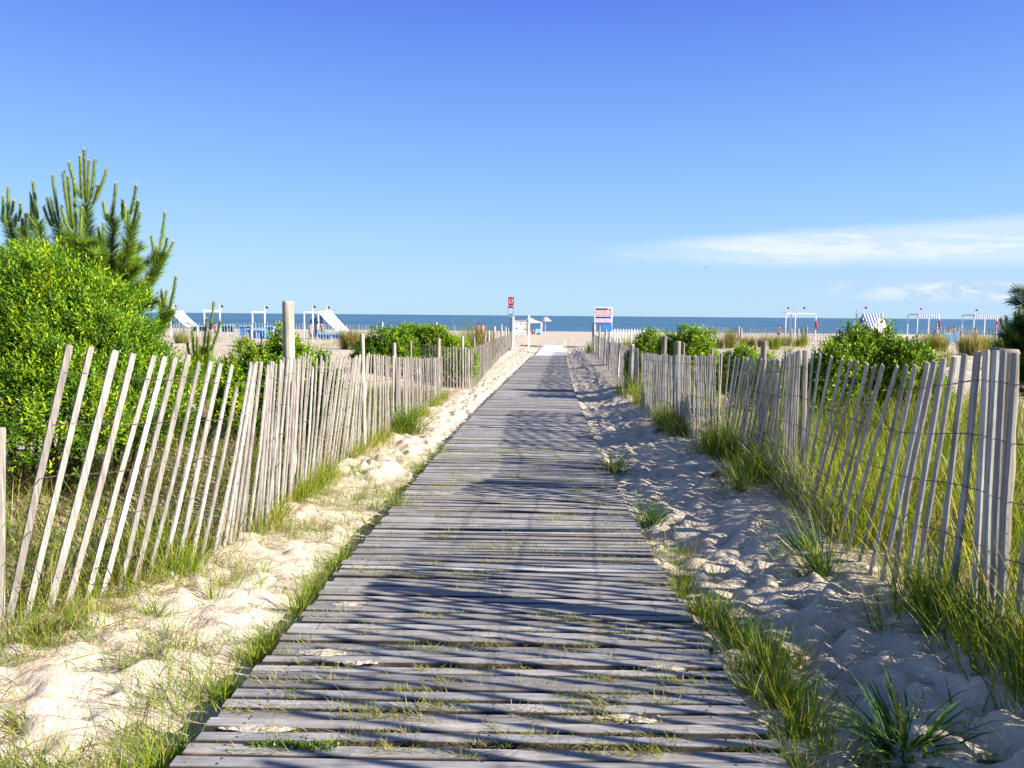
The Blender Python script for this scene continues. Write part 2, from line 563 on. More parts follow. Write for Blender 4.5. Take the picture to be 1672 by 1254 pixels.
# ------------------------------------------------------------------ ground, sea
def build_ground():
    def axis(dense0, dense1, st, outs):
        a = list(np.arange(dense0, dense1, st)); x = dense1; s = st; r = []
        while x < outs: r.append(x); s *= 1.14; x += s
        x = dense0 - st; s = st; l = []
        while x > -outs: l.append(x); s *= 1.14; x -= s
        return np.array(sorted(l) + a + r + [-outs, outs])
    xs = np.unique(axis(-2.9, 5.2, .026, 3000))
    ys = [-30, -20, -12, -8, -5, -3, -2, -1, -.5]
    y = 0.0
    while y < 320: ys.append(y); y += max(.024, .0075 * y)
    ys = np.array(ys)
    X, Y = np.meshgrid(xs, ys, indexing='ij')
    Z = gz0(X, Y)
    # footprints trodden into both sand strips
    def dents(n, slo, shi, y0, y1, dep):
        for _ in range(n):
            fy = y0 * (y1 / y0) ** rng.random(); fx = xc(fy) + rng.uniform(slo, shi)
            a = rng.normal(0, .5); rl, rw = rng.uniform(.04, .075), rng.uniform(.07, .135)
            i0, i1 = np.searchsorted(xs, [fx - .34, fx + .34]); j0, j1 = np.searchsorted(ys, [fy - .34, fy + .34])
            dx = X[i0:i1, j0:j1] - fx; dy = Y[i0:i1, j0:j1] - fy
            p = (dx * math.cos(a) - dy * math.sin(a)) / rw; q = (dx * math.sin(a) + dy * math.cos(a)) / rl
            d2 = p * p + q * q
            k = dep * rng.uniform(.4, 1.15) * (.55 + .45 * min(1.0, fy / 9.0))
            Z[i0:i1, j0:j1] += -k * np.exp(-d2 ** 1.6) + k * .55 * np.exp(-(np.sqrt(d2) - 1.55) ** 2 * 4)
    dents(2600, 1.10, 2.0, 2.3, 46, .021)
    dents(1700, -1.75, -1.12, 7.5, 46, .022)
    dents(420, -2.2, -1.15, 2.2, 7.5, .018)
    dents(700, -3, 4.5, 44, 68, .06)
    nx, ny = len(xs), len(ys)
    V = np.stack([X, Y, Z], -1).reshape(-1, 3)
    i = np.arange(nx - 1)[:, None] * ny; j = np.arange(ny - 1)[None, :]
    Q = np.stack([i + j, i + ny + j, i + ny + j + 1, i + j + 1], -1).reshape(-1, 4)
    s = X - xc(Y)
    lit = (.35 + .65 * ss(Y, 3.0, 4.2)) * ss(-s, 1.35, 1.75) * (1 - ss(Y, 20, 30)) * (1 - .5 * ss(-s, 2.6, 4)) * ss(fbm(X / 1.1, Y / .8, 6), -.35, .25)
    lit = np.maximum(lit, .7 * ss(s, 1.9, 2.4) * (1 - ss(Y, 16, 30)) * (1 - ss(s, 6, 9)))
    lit = np.maximum(lit, .35 * ss(np.abs(s), 4, 7) * ss(fbm(X / 2.5, Y / 2.5, 2), -.1, .4) * (1 - ss(Y, 46, 55)))
    far = ss(Y, 9, 22) * (1 - .8 * ss(Y, 150, 215))
    C = np.stack([lit, far, far * 0], -1).reshape(-1, 3)
    mb = MB(); mb.add(V, [Q], C)
    tag(mb.build('ground', M_SAND, smooth=True), 'pale sand of the dunes, path edges and beach', 'ground', kind='structure')
    mb = MB()
    xs2 = np.array([-30000, -4000, -800, -150, 150, 800, 4000, 30000.]); ys2 = np.array([205, 260, 400, 900, 3000, 9000, 30000.])
    X, Y = np.meshgrid(xs2, ys2, indexing='ij')
    ny = len(ys2)
    i = np.arange(len(xs2) - 1)[:, None] * ny; j = np.arange(ny - 1)[None, :]
    Q = np.stack([i + j, i + ny + j, i + ny + j + 1, i + j + 1], -1).reshape(-1, 4)
    mb.add(np.stack([X, Y, X * 0 - 3.04], -1).reshape(-1, 3), [Q])
    tag(mb.build('sea', M_SEA), 'blue sea reaching to the horizon', 'sea', kind='structure')


# ------------------------------------------------------------------ boardwalk
DECK_END = 46.0


def build_deck():
    mb = MB()
    y = -1.0
    st = np.array([-1, -.6, -.2, .2, .6, 1.0])
    while y < DECK_END:
        pitch = .0845 if y < 20 else .088
        w = rng.normal(.0605, .003); th = .036
        cx, cz = float(xc(y)), float(zw(y))
        sl = (float(xc(y + .5)) - float(xc(y - .5)))
        yaw = -math.atan(sl) + rng.normal(0, .004)
        half = 1.0 + rng.normal(0, .006); sh = rng.normal(0, .007)
        zj = rng.normal(0, .0025); tilt = rng.normal(0, .002); roll = rng.normal(0, .035)
        bow = rng.normal(0, .004); sag = rng.normal(0, .003)
        g = rng.normal(1, .19)
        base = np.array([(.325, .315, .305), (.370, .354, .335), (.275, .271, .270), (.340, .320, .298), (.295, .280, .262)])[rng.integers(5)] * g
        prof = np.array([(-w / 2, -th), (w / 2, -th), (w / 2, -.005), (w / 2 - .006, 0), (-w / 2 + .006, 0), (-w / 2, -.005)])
        V = []
        for t in st:
            lx = t * half + sh
            b = bow * math.cos(t * 2.2 + cx); zz = sag * math.cos(t * 1.7) + tilt * t + zj
            ly = prof[:, 0] + b + rng.normal(0, .0007); lz = prof[:, 1] + zz + prof[:, 0] * roll
            V.append(np.stack([cx + lx * math.cos(yaw) - ly * math.sin(yaw), y + lx * math.sin(yaw) + ly * math.cos(yaw), cz + lz], 1))
        V = np.concatenate(V); k = len(st)
        Q = np.array([(L * 6 + i, L * 6 + 6 + i, L * 6 + 6 + (i + 1) % 6, L * 6 + (i + 1) % 6) for L in range(k - 1) for i in range(6)])
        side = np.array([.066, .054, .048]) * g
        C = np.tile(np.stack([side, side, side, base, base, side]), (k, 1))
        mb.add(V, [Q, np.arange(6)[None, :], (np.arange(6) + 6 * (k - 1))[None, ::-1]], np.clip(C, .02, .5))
        if y < 13:
            for lx in (-.86, .02, .84):
                for dy in (-.014, .016):
                    if rng.random() < .25: continue
                    px, py = lx + rng.normal(0, .008), dy
                    X0 = cx + px * math.cos(yaw) - py * math.sin(yaw); Y0 = y + px * math.sin(yaw) + py * math.cos(yaw)
                    a = np.arange(6) * math.pi / 3
                    mb.add(np.stack([X0 + .0048 * np.cos(a), Y0 + .0048 * np.sin(a), a * 0 + cz + zj + sag * math.cos(lx * 1.7) + tilt * lx + py * roll + .0015], 1),
                           [np.arange(6)[None, :]], (.03, .03, .03), 1)
        y += pitch + rng.normal(0, .0022)
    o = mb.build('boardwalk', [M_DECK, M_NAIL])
    tag(o, 'long boardwalk of narrow weathered grey boards running to the beach', 'boardwalk', kind='structure')
    for lx in (-.86, .02, .84):
        ys = np.arange(-1, DECK_END, .5)
        mb = MB()
        z = zw(ys) - .050
        x = xc(ys) + lx
        n = len(ys)
        V = np.concatenate([np.stack([x + a, ys, z + b], 1) for a, b in ((-.03, -.03), (.03, -.03), (.03, .012), (-.03, .012))])
        i = np.arange(n - 1)
        Q = np.concatenate([np.stack([k * n + i, ((k + 1) % 4) * n + i, ((k + 1) % 4) * n + i + 1, k * n + i + 1], 1) for k in range(4)])
        mb.add(V, [Q], (.09, .08, .075))
        mb.build('stringer', M_DECK, o)
    # white mat that carries the path on over the beach
    mb = MB()
    ys = np.linspace(DECK_END + .08, 66.0, 40)
    x = xc(ys); z = np.maximum(gz0(x, ys), zw(ys) - .04) + .03 + .006 * np.sin(ys * 9)
    for k, hw in enumerate((0,)):
        L = np.stack([x - .9, ys, z], 1); Rr = np.stack([x + .9, ys, z], 1)
        n = len(ys); V = np.concatenate([L, Rr, Rr - (0, 0, .03), L - (0, 0, .03)])
        i = np.arange(n - 1)
        Q = np.concatenate([np.stack([a * n + i, b * n + i, b * n + i + 1, a * n + i + 1], 1) for a, b in ((0, 1), (1, 2), (2, 3), (3, 0))])
        e = np.array([[0, n, 2 * n, 3 * n], [n - 1, 2 * n - 1, 3 * n - 1, 4 * n - 1]])
        mb.add(V, [Q, e])
    tag(mb.build('beach_mat', plain('white_mat', (.66, .63, .58), .85, var=.08, scale=2)),
        'white roll out mat laid on the sand past the end of the boardwalk', 'mat')


# ------------------------------------------------------------------ fences
SLAT_COL = np.array([(.32, .293, .258), (.365, .335, .298), (.265, .24, .208), (.33, .305, .272), (.29, .258, .218)])
SLAT_GREY = np.array([(.40, .38, .345), (.47, .445, .40), (.33, .315, .285), (.42, .385, .33)])


def slat(mb, b, t, tan, w, th, c, bow=0.0):
    ax = t - b; L = np.linalg.norm(ax); ax /= L
    n = np.cross(tan, ax); n /= np.linalg.norm(n); s = np.cross(ax, n)
    V = []
    for f, k in ((0, 1.0), (.5, 1.0), (.985, 1.0), (1.0, .86)):
        p = b + ax * (L * f) + n * bow * math.sin(f * math.pi)
        for a, q in ((-1, -1), (1, -1), (1, 1), (-1, 1)): V.append(p + s * (a * w / 2 * k) + n * (q * th / 2 * k))
    Q = [(L_ * 4 + i, L_ * 4 + (i + 1) % 4, L_ * 4 + 4 + (i + 1) % 4, L_ * 4 + 4 + i) for L_ in range(3) for i in range(4)]
    mb.add(np.array(V), [np.array(Q), np.array([(3, 2, 1, 0), (12, 13, 14, 15)])], c)


class Path:
    def __init__(s, pts):
        p = np.array(pts, float)
        d = np.concatenate([[0], np.cumsum(np.linalg.norm(np.diff(p, axis=0), axis=1))])
        k = np.arange(0, d[-1], .02)
        s.p = np.stack([np.interp(k, d, p[:, 0]), np.interp(k, d, p[:, 1])], 1)
        ker = np.hanning(41); ker /= ker.sum()
        q = np.stack([np.convolve(np.pad(s.p[:, i], 41, mode='reflect', reflect_type='odd'), ker, 'same')[41:-41] for i in (0, 1)], 1)
        s.p = q
        s.s = k
        s.t = nrm(np.gradient(q, axis=0))
        s.az = q[:, 0] / np.maximum(q[:, 1], .05)

    def at(s, d):
        return np.array([np.interp(d, s.s, s.p[:, 0]), np.interp(d, s.s, s.p[:, 1])])

    def tan(s, d):
        return nrm(np.array([np.interp(d, s.s, s.t[:, 0]), np.interp(d, s.s, s.t[:, 1])]))

    def find(s, u, v):
        """distance along the path that the photograph shows at u, v"""
        d = ray(u, v)
        ok = s.p[:, 1] > 1.2
        a = s.az[ok]; o = np.argsort(a, kind='stable')
        return float(np.interp(d[0] / d[1], a[o], s.s[ok][o]))


def smooth_noise(n, amp, k=5):
    x = rng.normal(0, amp, n + 2 * k)
    return np.convolve(x, np.ones(k) / math.sqrt(k), 'same')[k:-k]


def fence(name, label, path, rows, posts, cols, breaks, wires=5, group=None, gaps=(), post_cols=None, wire_r=.0017):
    """rows: (base distance, top distance, top height) of each slat along the path; posts: (distance, radius, top z, side offset, square)"""
    root = thing(name, label, 'fence', (*path.at(rows[0][0]), gz(*path.at(rows[0][0]))), 0, group)
    o3 = np.array(root.location)
    rows = sorted(rows)
    sl = []
    for db, dt, zt in rows:
        b2, t2 = path.at(db), path.at(dt)
        tn = path.tan((db + dt) / 2)
        zb = gz(*b2) - .04
        b = np.array([*b2, zb]); t = np.array([*t2, zt])
        nn = np.array([tn[1], -tn[0], 0])
        j = rng.normal(0, .008); t = t + nn * j; b = b + nn * rng.normal(0, .006)
        sl.append((db, b, t, np.array([*tn, 0.0]), nn))
    edges = [-1e9] + list(breaks) + [1e9]
    for e0, e1 in zip(edges[:-1], edges[1:]):
        mb = MB(); k = 0
        for db, b, t, tn, nn in sl:
            if e0 <= db < e1:
                if db > 2.6 and rng.random() < .03: t = b + (t - b) * rng.uniform(.86, .96)
                c = cols[rng.integers(len(cols))] * rng.normal(1, .10) * (1 + rng.normal(0, .014, 3))
                slat(mb, b, t, nrm(tn + nn * rng.normal(0, .06)), rng.normal(.0345, .003), rng.normal(.0095, .001), np.clip(c, .08, .8), rng.normal(0, .012))
                k += 1
        if k: mb.build('slat_panel', M_SLAT, root, origin=o3)
    for wi in range(wires):
        f = .90 - wi * (.74 / (wires - 1)) if wires > 1 else .9
        for sgn in (1, -1):
            runs = [[]]
            for i, (db, b, t, tn, nn) in enumerate(sl):
                if any(g0 <= db < g1 and wi in gw for g0, g1, gw in gaps):
                    if runs[-1]: runs.append([])
                    continue
                p = b + (t - b) * f
                off = nn * sgn * .0075
                if runs[-1]:
                    mid = (runs[-1][-1] - off * 0 + p) / 2
                    mid = mid - nn * np.dot(mid - (b + t) / 2, nn) * 0 + rng.normal(0, .002, 3) - (0, 0, .003)
                    runs[-1].append(mid - off * .9)
                runs[-1].append(p + off)
            runs = [r for r in runs if len(r) > 2]
            if not runs: continue
            if sgn == 1: mbw = MB()
            for r in runs: tube(mbw, r, wire_r, 4, cap=False)
        mbw.build('wire', M_WIRE, root, origin=o3)
    for i, (d, r, zt, off, sq) in enumerate(posts):
        p2 = path.at(d); tn = path.tan(d)
        x, y = p2 + np.array([tn[1], -tn[0]]) * off
        zb = gz(x, y) - .12
        mb = MB()
        n = 9
        zz = np.concatenate([np.linspace(zb, zt - r * .35, n), [zt - r * .1, zt]])
        rr = r * np.concatenate([1.06 - .10 * np.linspace(0, 1, n) + rng.normal(0, .02, n), [.97, .80]])
        lean = rng.normal(0, .012, 2)
        pts = np.stack([x + lean[0] * (zz - zb) + np.r_[rng.normal(0, r * .05, n), 0, 0], y + lean[1] * (zz - zb), zz], 1)
        c = (post_cols if post_cols is not None else SLAT_GREY)[rng.integers(3)] * rng.normal(1, .08)
        tube(mb, pts, rr, 4 if sq else 12, c)
        mb.build('post', M_POST, root, smooth=False if sq else True, origin=o3)
    return root


def keyed_rows(path, keys, step=.095, jz=.012):
    """slat rows interpolated between (u_top, v_top, u_base, v_base) keys"""
    K = []
    for ut, vt, ub, vb in keys:
        db, dt = path.find(ub, vb), path.find(ut, vt)
        K.append((db, dt, zat(ut, vt, path.at(dt)[1])))
    K = np.array(sorted(K))
    out = []
    d = K[0, 0]
    while d <= K[-1, 0]:
        out.append((d + rng.normal(0, .004), np.interp(d, K[:, 0], K[:, 1]) + rng.normal(0, .006), np.interp(d, K[:, 0], K[:, 2]) + rng.normal(0, jz)))
        d += step * rng.uniform(.92, 1.08)
    return out


def even_rows(path, d0, d1, h, step=.095, shear=0.0, jz=.015):
    out = []; d = d0
    while d < d1:
        p = path.at(d)
        out.append((d, d + shear * math.sin(d * .9) * .5 + rng.normal(0, .012), gz(*p) + h + .05 * vn(d * .6, .5, 3) + rng.normal(0, jz)))
        d += step * rng.uniform(.85, 1.15)
    return out


L1 = Path([(-3.1, 2.0), (-2.75, 2.75), (-2.45, 3.3), (-2.2, 3.75), (-2.0, 4.2), (-1.88, 4.7), (-1.83, 5.7), (-1.83, 6.6), (-1.85, 7.6), (-1.83, 8.6), (-1.77, 10), (-1.66, 11.8), (-1.50, 16.6), (-1.47, 17.2)])
L2 = Path([(-2.4, 20.0), (-1.75, 19.8), (-1.1, 19.9), (-.98, 21.5), (-.92, 28), (-.62, 40), (-.05, 53.5), (0, 54.5)])
R1 = Path([(1.75, -3), (1.88, 0), (2.02, 2), (2.07, 3.0), (2.07, 3.5), (2.03, 4.1), (2.12, 5), (2.28, 6), (2.42, 7), (2.46, 8), (2.41, 9), (2.34, 10), (2.29, 12.7), (2.36, 14.2), (2.37, 14.7)])
R2 = Path([(2.8, 17.0), (2.88, 18), (3.43, 24.7), (4.19, 35.3), (5.2, 49), (5.3, 50.3)])


def build_fences():
    lk = [(-22, 690, 2, 985), (113, 563, 8, 992), (152, 566, 36, 998), (190, 572, 72, 990), (217, 577, 104, 988), (250, 580, 135, 980), (270, 582, 163, 971), (288, 584, 195, 957), (308, 579, 215, 955),
          (324, 591, 237, 947), (343, 590, 261, 940), (361, 593, 285, 935), (380, 596, 309, 923), (394, 594, 325, 915), (409, 594, 345, 908),
          (429, 591, 397, 870), (460, 589, 441, 845), (480, 582, 466, 822), (505, 578, 491, 808), (524, 584, 506, 790), (539, 587, 514, 776),
          (560, 585, 535, 765), (579, 583, 556, 752), (591, 580, 580, 738), (620, 580, 618, 715), (660, 583, 660, 692), (690, 585, 692, 672), (722, 583, 722, 654)]
    # the first slats of the left fence stand where the photograph shows each of them
    rows = []
    for ut, vt, ub, vb in lk[:15]:
        db, dt = L1.find(ub, vb), L1.find(ut, vt)
        rows.append((db, dt, zat(ut, vt, L1.at(dt)[1])))
    d0 = rows[0][0]
    rows[0] = (L1.find(10, 975) - .03, L1.find(10, 975) + .015, .93)
    rest = keyed_rows(L1, lk[14:], .080)
    rows += rest[1:]
    def P(path, u, v, r, off=-.06, sq=False):
        d = path.find(u, v)
        return (d, r, zat(u, v, path.at(d)[1]), off, sq)
    posts = [P(L1, 485, 492, .050, -.075), P(L1, 590, 545, .026, .03), P(L1, 648, 560, .030, -.05), P(L1, 677, 556, .019, -.06), P(L1, 720, 552.5, .042, -.06)]
    br = [L1.find(470, 820), L1.find(585, 735), L1.find(648, 700)]
    d1, d2 = rows[0][0], rows[1][0]
    fence('snow_fence', 'leaning pale slat and wire fence on the left with a tall round post', L1, rows, posts, SLAT_COL, br,
          group='slat fences along the boardwalk', gaps=[(-1e9, d1 + .01, (0, 1, 4))], post_cols=np.array([(.44, .36, .26), (.40, .33, .25), (.46, .40, .31)]))
    rows = even_rows(L2, 0.1, L2.s[-1] - .1, 1.08, .082)
    posts = [P(L2, 758, 549, .036), P(L2, 778, 551, .035), P(L2, 795, 547, .034), P(L2, 801, 540, .045), P(L2, 810, 533, .06), P(L2, 821, 529, .06), P(L2, 827, 534, .05), P(L2, 831, 536, .05)]
    fence('snow_fence', 'far stretch of slat fence on the left ending at the white notice board', L2, rows, posts, SLAT_COL * .92,
          [1.35, 6, 12, 20], 4, 'slat fences along the boardwalk', wire_r=.0025)
    rk = [(1613, 571, 1587, 1020), (1594, 573, 1555, 1014), (1574, 578, 1525, 1008), (1557, 583, 1495, 995), (1543, 585, 1478, 985), (1528, 590, 1455, 975), (1512, 592, 1437, 965), (1498, 596, 1418, 945),
          (1480, 596, 1400, 935), (1465, 598, 1383, 920), (1448, 596, 1365, 905), (1430, 596, 1349, 890), (1415, 594, 1336, 880), (1400, 591, 1327, 869), (1388, 588, 1321, 860), (1374, 586, 1317, 850), (1358, 582, 1312, 840), (1342, 579, 1307, 828), (1325, 576, 1302, 817),
          (1306, 571, 1297, 805), (1287, 577, 1272, 795), (1278, 586, 1245, 778), (1257, 587, 1223, 766), (1235, 586, 1203, 755), (1217, 584, 1188, 748), (1201, 582, 1178, 743), (1189, 580, 1174, 741), (1172, 579, 1171, 739),
          (1130, 581, 1130, 722), (1100, 580, 1100, 703), (1062, 578, 1060, 683), (1046, 575, 1047, 672)]
    rows = []
    for ut, vt, ub, vb in rk[:19]:
        db, dt = R1.find(ub, vb), R1.find(ut, vt)
        rows.append((db, dt, zat(ut, vt, R1.at(dt)[1])))
    rows += [r for r in keyed_rows(R1, rk[18:], .078) if r[0] > rows[18][0] + .06]
    for ut, vt, ub, vb in [(1624, 572, 1606, 1035), (1640, 572, 1618, 1042), (1660, 576, 1634, 1062), (1690, 574, 1655, 1085)]:
        db = R1.find(ub, vb); dt = R1.find(ut, vt)
        rows.append((db, dt, zat(ut, vt, R1.at(dt)[1])))
    d = R1.find(1655, 1085) - .11
    while d > .1:
        rows.append((d, d - .12 * ss(R1.find(1655, 1085) - d, 0, 1.2) + rng.normal(0, .02), gz(*R1.at(d)) + 1.24 + rng.normal(0, .012) - .04 * math.sin(d * 2)))
        d -= .108 * rng.uniform(.85, 1.15)
    posts = [P(R1, 1606, 570, .058, .11), P(R1, 1609, 571, .013, .03, True), P(R1, 1310, 572, .022, .04), P(R1, 1296, 574, .016, .03, True), P(R1, 1230, 557, .032, .12), P(R1, 1171, 577, .016, .03, True), P(R1, 1155, 570, .020, .06), P(R1, 1108, 560, .020, .07),
             P(R1, 1102, 557, .052, .07), P(R1, 1073, 549, .045, .12)]
    posts.append((.9, .05, 1.5, .08, False))
    fence('snow_fence', 'grey slat and wire fence on the right with grass growing through it', R1, rows, posts, SLAT_GREY, [R1.find(1606, 1000), R1.find(1300, 800), R1.find(1171, 740), R1.find(1102, 700)],
          group='slat fences along the boardwalk', post_cols=np.array([(.22, .19, .155), (.27, .23, .185), (.25, .215, .175)]))
    rows = even_rows(R2, .1, R2.s[-1] - .1, 1.06, .082)
    posts = [P(R2, 1035, 562, .06), P(R2, 1013, 552, .036), P(R2, 999, 543, .045), P(R2, 990, 538, .045), P(R2, 981, 532, .045), P(R2, 973, 528, .055), P(R2, 968.5, 527, .06), P(R2, 1028, 575, .05)]
    fence('snow_fence', 'far stretch of slat fence on the right, ending beside the blue and red sign board', R2, rows, posts, SLAT_GREY * 1.08, [4, 11, 20], 4, 'slat fences along the boardwalk', wire_r=.0025)
    # fences along the back of the dunes, side on to the sea
    B1 = Path([(-26, 45), (-20, 46.5), (-12, 47), (-8.4, 47.5), (-8.2, 47.6)])
    rows = even_rows(B1, .1, B1.s[-1] - .1, 1.06, .17)
    posts = [(B1.find(323, 540), .07, zat(323, 532, 46.5), .1, False), (B1.find(411, 540), .08, zat(411, 531, 46.8), .1, False), (B1.find(510, 540), .05, zat(504, 536, 47), .1, False), (B1.find(291, 540), .05, zat(290, 536, 46), .1, False)]
    fence('snow_fence', 'pale slat fence along the back of the left dunes in front of blue canvas', B1, rows, posts, SLAT_COL * 1.25, [9], 3, 'slat fences behind the dunes', wire_r=.004)
    B2 = Path([(11.3, 51), (14, 51.5), (20, 51), (24, 50), (24.3, 49.9)])
    rows = even_rows(B2, .1, B2.s[-1] - .1, .95, .17)
    posts = [(B2.find(u, 540), .07, zat(u, v, 51), .05, False) for u, v in ((1206, 533), (1210, 537), (1292, 537), (1303, 537), (1311, 536), (1316, 533))]
    fence('snow_fence', 'low slat fence half sunk in dune grass behind the right dunes', B2, rows, posts, SLAT_COL * 1.1, [6], 3, 'slat fences behind the dunes', wire_r=.004)
    B3 = Path([(-8.0, 45), (-6.5, 45.5), (-3.3, 46), (-3.2, 46)])
    fence('snow_fence', 'short piece of slat fence showing behind the middle left bushes', B3, even_rows(B3, .1, B3.s[-1] - .1, 1.0, .17), [(.4, .05, gz(-7.6, 45.2) + 1.25, .08, False), (3.6, .05, gz(-4.4, 45.8) + 1.25, .08, False)],
          SLAT_COL * 1.15, [], 3, 'slat fences behind the dunes', wire_r=.004)
    B4 = Path([(32, 44), (36, 44.5), (44, 44.5), (44.3, 44.5)])
    B4 = Path([(23.0, 43), (26, 43.2), (29, 43), (29.2, 43)])
    fence('snow_fence', 'short piece of slat fence at the right edge below the striped canopies', B4, even_rows(B4, .1, B4.s[-1] - .1, 1.0, .17), [(.6, .05, gz(23.6, 43) + 1.2, .08, False), (4.0, .05, gz(27, 43) + 1.2, .08, False)],
          SLAT_COL * 1.1, [], 3, 'slat fences behind the dunes', wire_r=.004)
    # white picket fence beside the sign board
    y0 = 50.5
    x0, x1 = xat(997, y0), xat(1055, y0)
    zt, zb = zat(1025, 536.5, y0), gz((x0 + x1) / 2, y0)
    root = thing('picket_fence', 'low white picket fence just right of the blue and red sign board', 'fence', (x0, y0, zb))
    for zz in (zt - .17, zb + .25):
        mb = MB(); box(mb, ((x1 - x0) / 2, .03, zz - zb), (x1 - x0, .04, .09), bev=.008); mb.build('rail', M_WHITE, root)
    mb = MB()
    n = int((x1 - x0) / .185)
    for i in range(n):
        px = .1 + i * .185; h = zt - zb + rng.normal(0, .01)
        V = np.array([(-.04, 0), (.04, 0), (.04, h - .06), (0, h), (-.04, h - .06)])
        Vf = np.concatenate([np.stack([V[:, 0] + px, V[:, 0] * 0 - .012, V[:, 1]], 1), np.stack([V[:, 0] + px, V[:, 0] * 0 + .008, V[:, 1]], 1)])
        mb.add(Vf, [np.arange(5)[None, :], (np.arange(5) + 5)[None, ::-1], np.array([(i, i + 5, (i + 1) % 5 + 5, (i + 1) % 5) for i in range(5)])])
    mb.build('pickets', M_WHITE, root)
    for px in (.02, (x1 - x0) - .02):
        mb = MB(); box(mb, (px, .1, (zt - zb) / 2), (.1, .1, zt - zb + .08), bev=.01); mb.build('post', M_WHITE, root)


# ------------------------------------------------------------------ shrubs
YG = np.array([(.20, .315, .006), (.155, .27, .007), (.28, .36, .009), (.11, .22, .008)])
DG = np.array([(.065, .150, .008), (.095, .185, .009), (.05, .12, .010)])


def leaves(mb, P, A, N, L, W, C):
    B = nrm(np.cross(A, N)); N = nrm(np.cross(B, A))
    n = len(P); L = L[:, None]; W = W[:, None]
    pts = [P, P + A * L * .38 - B * W * .42 + N * L * .03, P + A * L * .38 + B * W * .42 + N * L * .03,
           P + A * L * .76 - B * W * .46, P + A * L * .76 + B * W * .46, P + A * L - N * L * .07]
    V = np.stack(pts, 1).reshape(-1, 3)
    b = np.arange(n)[:, None] * 6
    mb.add(V, [np.concatenate([b + np.array([0, 2, 1]), b + np.array([3, 4, 5])]), b + np.array([1, 2, 4, 3])], np.repeat(C, 6, 0))


def sprigs(mb, S, D, K, Ls, leafL, leafW, pal, jit=.2):
    """leafy twig ends at S pointing along D, K leaves each"""
    n = len(S); D = nrm(D)
    ref = nrm(rng.normal(0, 1, (n, 3)))
    U = nrm(np.cross(D, ref)); Vv = np.cross(D, U)
    c = pickmix(n, *pal)
    ph0 = rng.uniform(0, 6.28, n)
    for k in range(K):
        t = (k + .5) / K
        ph = ph0 + k * 2.4 + rng.normal(0, .25, n)
        al = 1.15 - .75 * t + rng.normal(0, .15, n)
        rad = U * np.cos(ph)[:, None] + Vv * np.sin(ph)[:, None]
        A = nrm(D * np.cos(al)[:, None] + rad * np.sin(al)[:, None])
        N = nrm(D * np.sin(al)[:, None] - rad * np.cos(al)[:, None])
        P = S + D * (Ls * t)[:, None]
        sz = rng.uniform(.75, 1.15, n) * (1.0 - .35 * t)
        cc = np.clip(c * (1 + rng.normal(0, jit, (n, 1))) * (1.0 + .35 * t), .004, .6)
        leaves(mb, P, A, N, leafL * sz, leafW * sz, cc)


def lobe_points(lobes, n, inner=.70, rough=.17):
    """points in the outer part of a union of lobes, with outward directions"""
    lobes = np.array(lobes, float)
    area = (lobes[:, 3] * lobes[:, 4] + lobes[:, 5] * lobes[:, 4]) ; area /= area.sum()
    k = rng.choice(len(lobes), n, p=area)
    d = nrm(rng.normal(0, 1, (n, 3)))
    d[:, 2] = np.where(d[:, 2] < -.45, -d[:, 2], d[:, 2])
    rad = inner + (1.04 - inner) * rng.random(n) ** .55
    lump = 1 + rough * np.sin(d[:, 0] * 5.1 + k * 2.1) * np.sin(d[:, 1] * 4.3 + k) * np.cos(d[:, 2] * 4.7 + k * 1.3) + rng.normal(0, .03, n) + (rng.random(n) < .06) * rng.uniform(.03, rough * .8, n)
    p = lobes[k, :3] + d * lobes[k, 3:6] * (rad * lump)[:, None]
    nn = nrm(d / lobes[k, 3:6])
    return p, nn


def shrub(label, lobes, n, leafL=.05, leafW=.019, K=9, Ls=.12, pal=((YG, 5), (DG, 1.3)), name='leafy_shrub', cat='shrub', group='leafy shrubs behind the fences'):
    """lobes: centre x, y, height above the ground there, radii"""
    cx = float(np.mean([l[0] for l in lobes])); cy = float(np.mean([l[1] for l in lobes])); g = gz(cx, cy)
    lb = [(a, b, c + g, d, e, f) for a, b, c, d, e, f in lobes]
    root = thing(name, label, cat, (cx, cy, g), 0, group)
    org = np.array(root.location)
    p, nn = lobe_points(lb, n, rough=.32 if len(lb) == 8 else .16)
    keep = p[:, 2] > gz0(p[:, 0], p[:, 1]) + .02
    p, nn = p[keep], nn[keep]
    D = nrm(nn * .55 + np.array([0, 0, .62]) + rng.normal(0, .28, nn.shape))
    mb = MB()
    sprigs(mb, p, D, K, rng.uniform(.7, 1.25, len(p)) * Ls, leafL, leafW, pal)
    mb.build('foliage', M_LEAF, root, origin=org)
    mb = MB()
    for (a, b, c, d, e, f) in lb:
        for _ in range(9):
            q = np.array([a, b, c]) + nrm(rng.normal(0, 1, 3)) * np.array([d, e, f]) * .75
            q[2] = max(q[2], g + .1)
            b0 = np.array([cx + (a - cx) * .7 + rng.normal(0, .08), cy + (b - cy) * .7 + rng.normal(0, .08), 0]); b0[2] = gz(b0[0], b0[1]) - .05
            t = np.linspace(0, 1, 6)[:, None]
            mid = (b0 + q) / 2 + rng.normal(0, .08, 3)
            pts = (1 - t) ** 2 * b0 + 2 * t * (1 - t) * mid + t * t * q
            tube(mb, pts, np.linspace(.014, .004, 6), 5)
    mb.build('stem', M_BARK, root, origin=org)
    return root


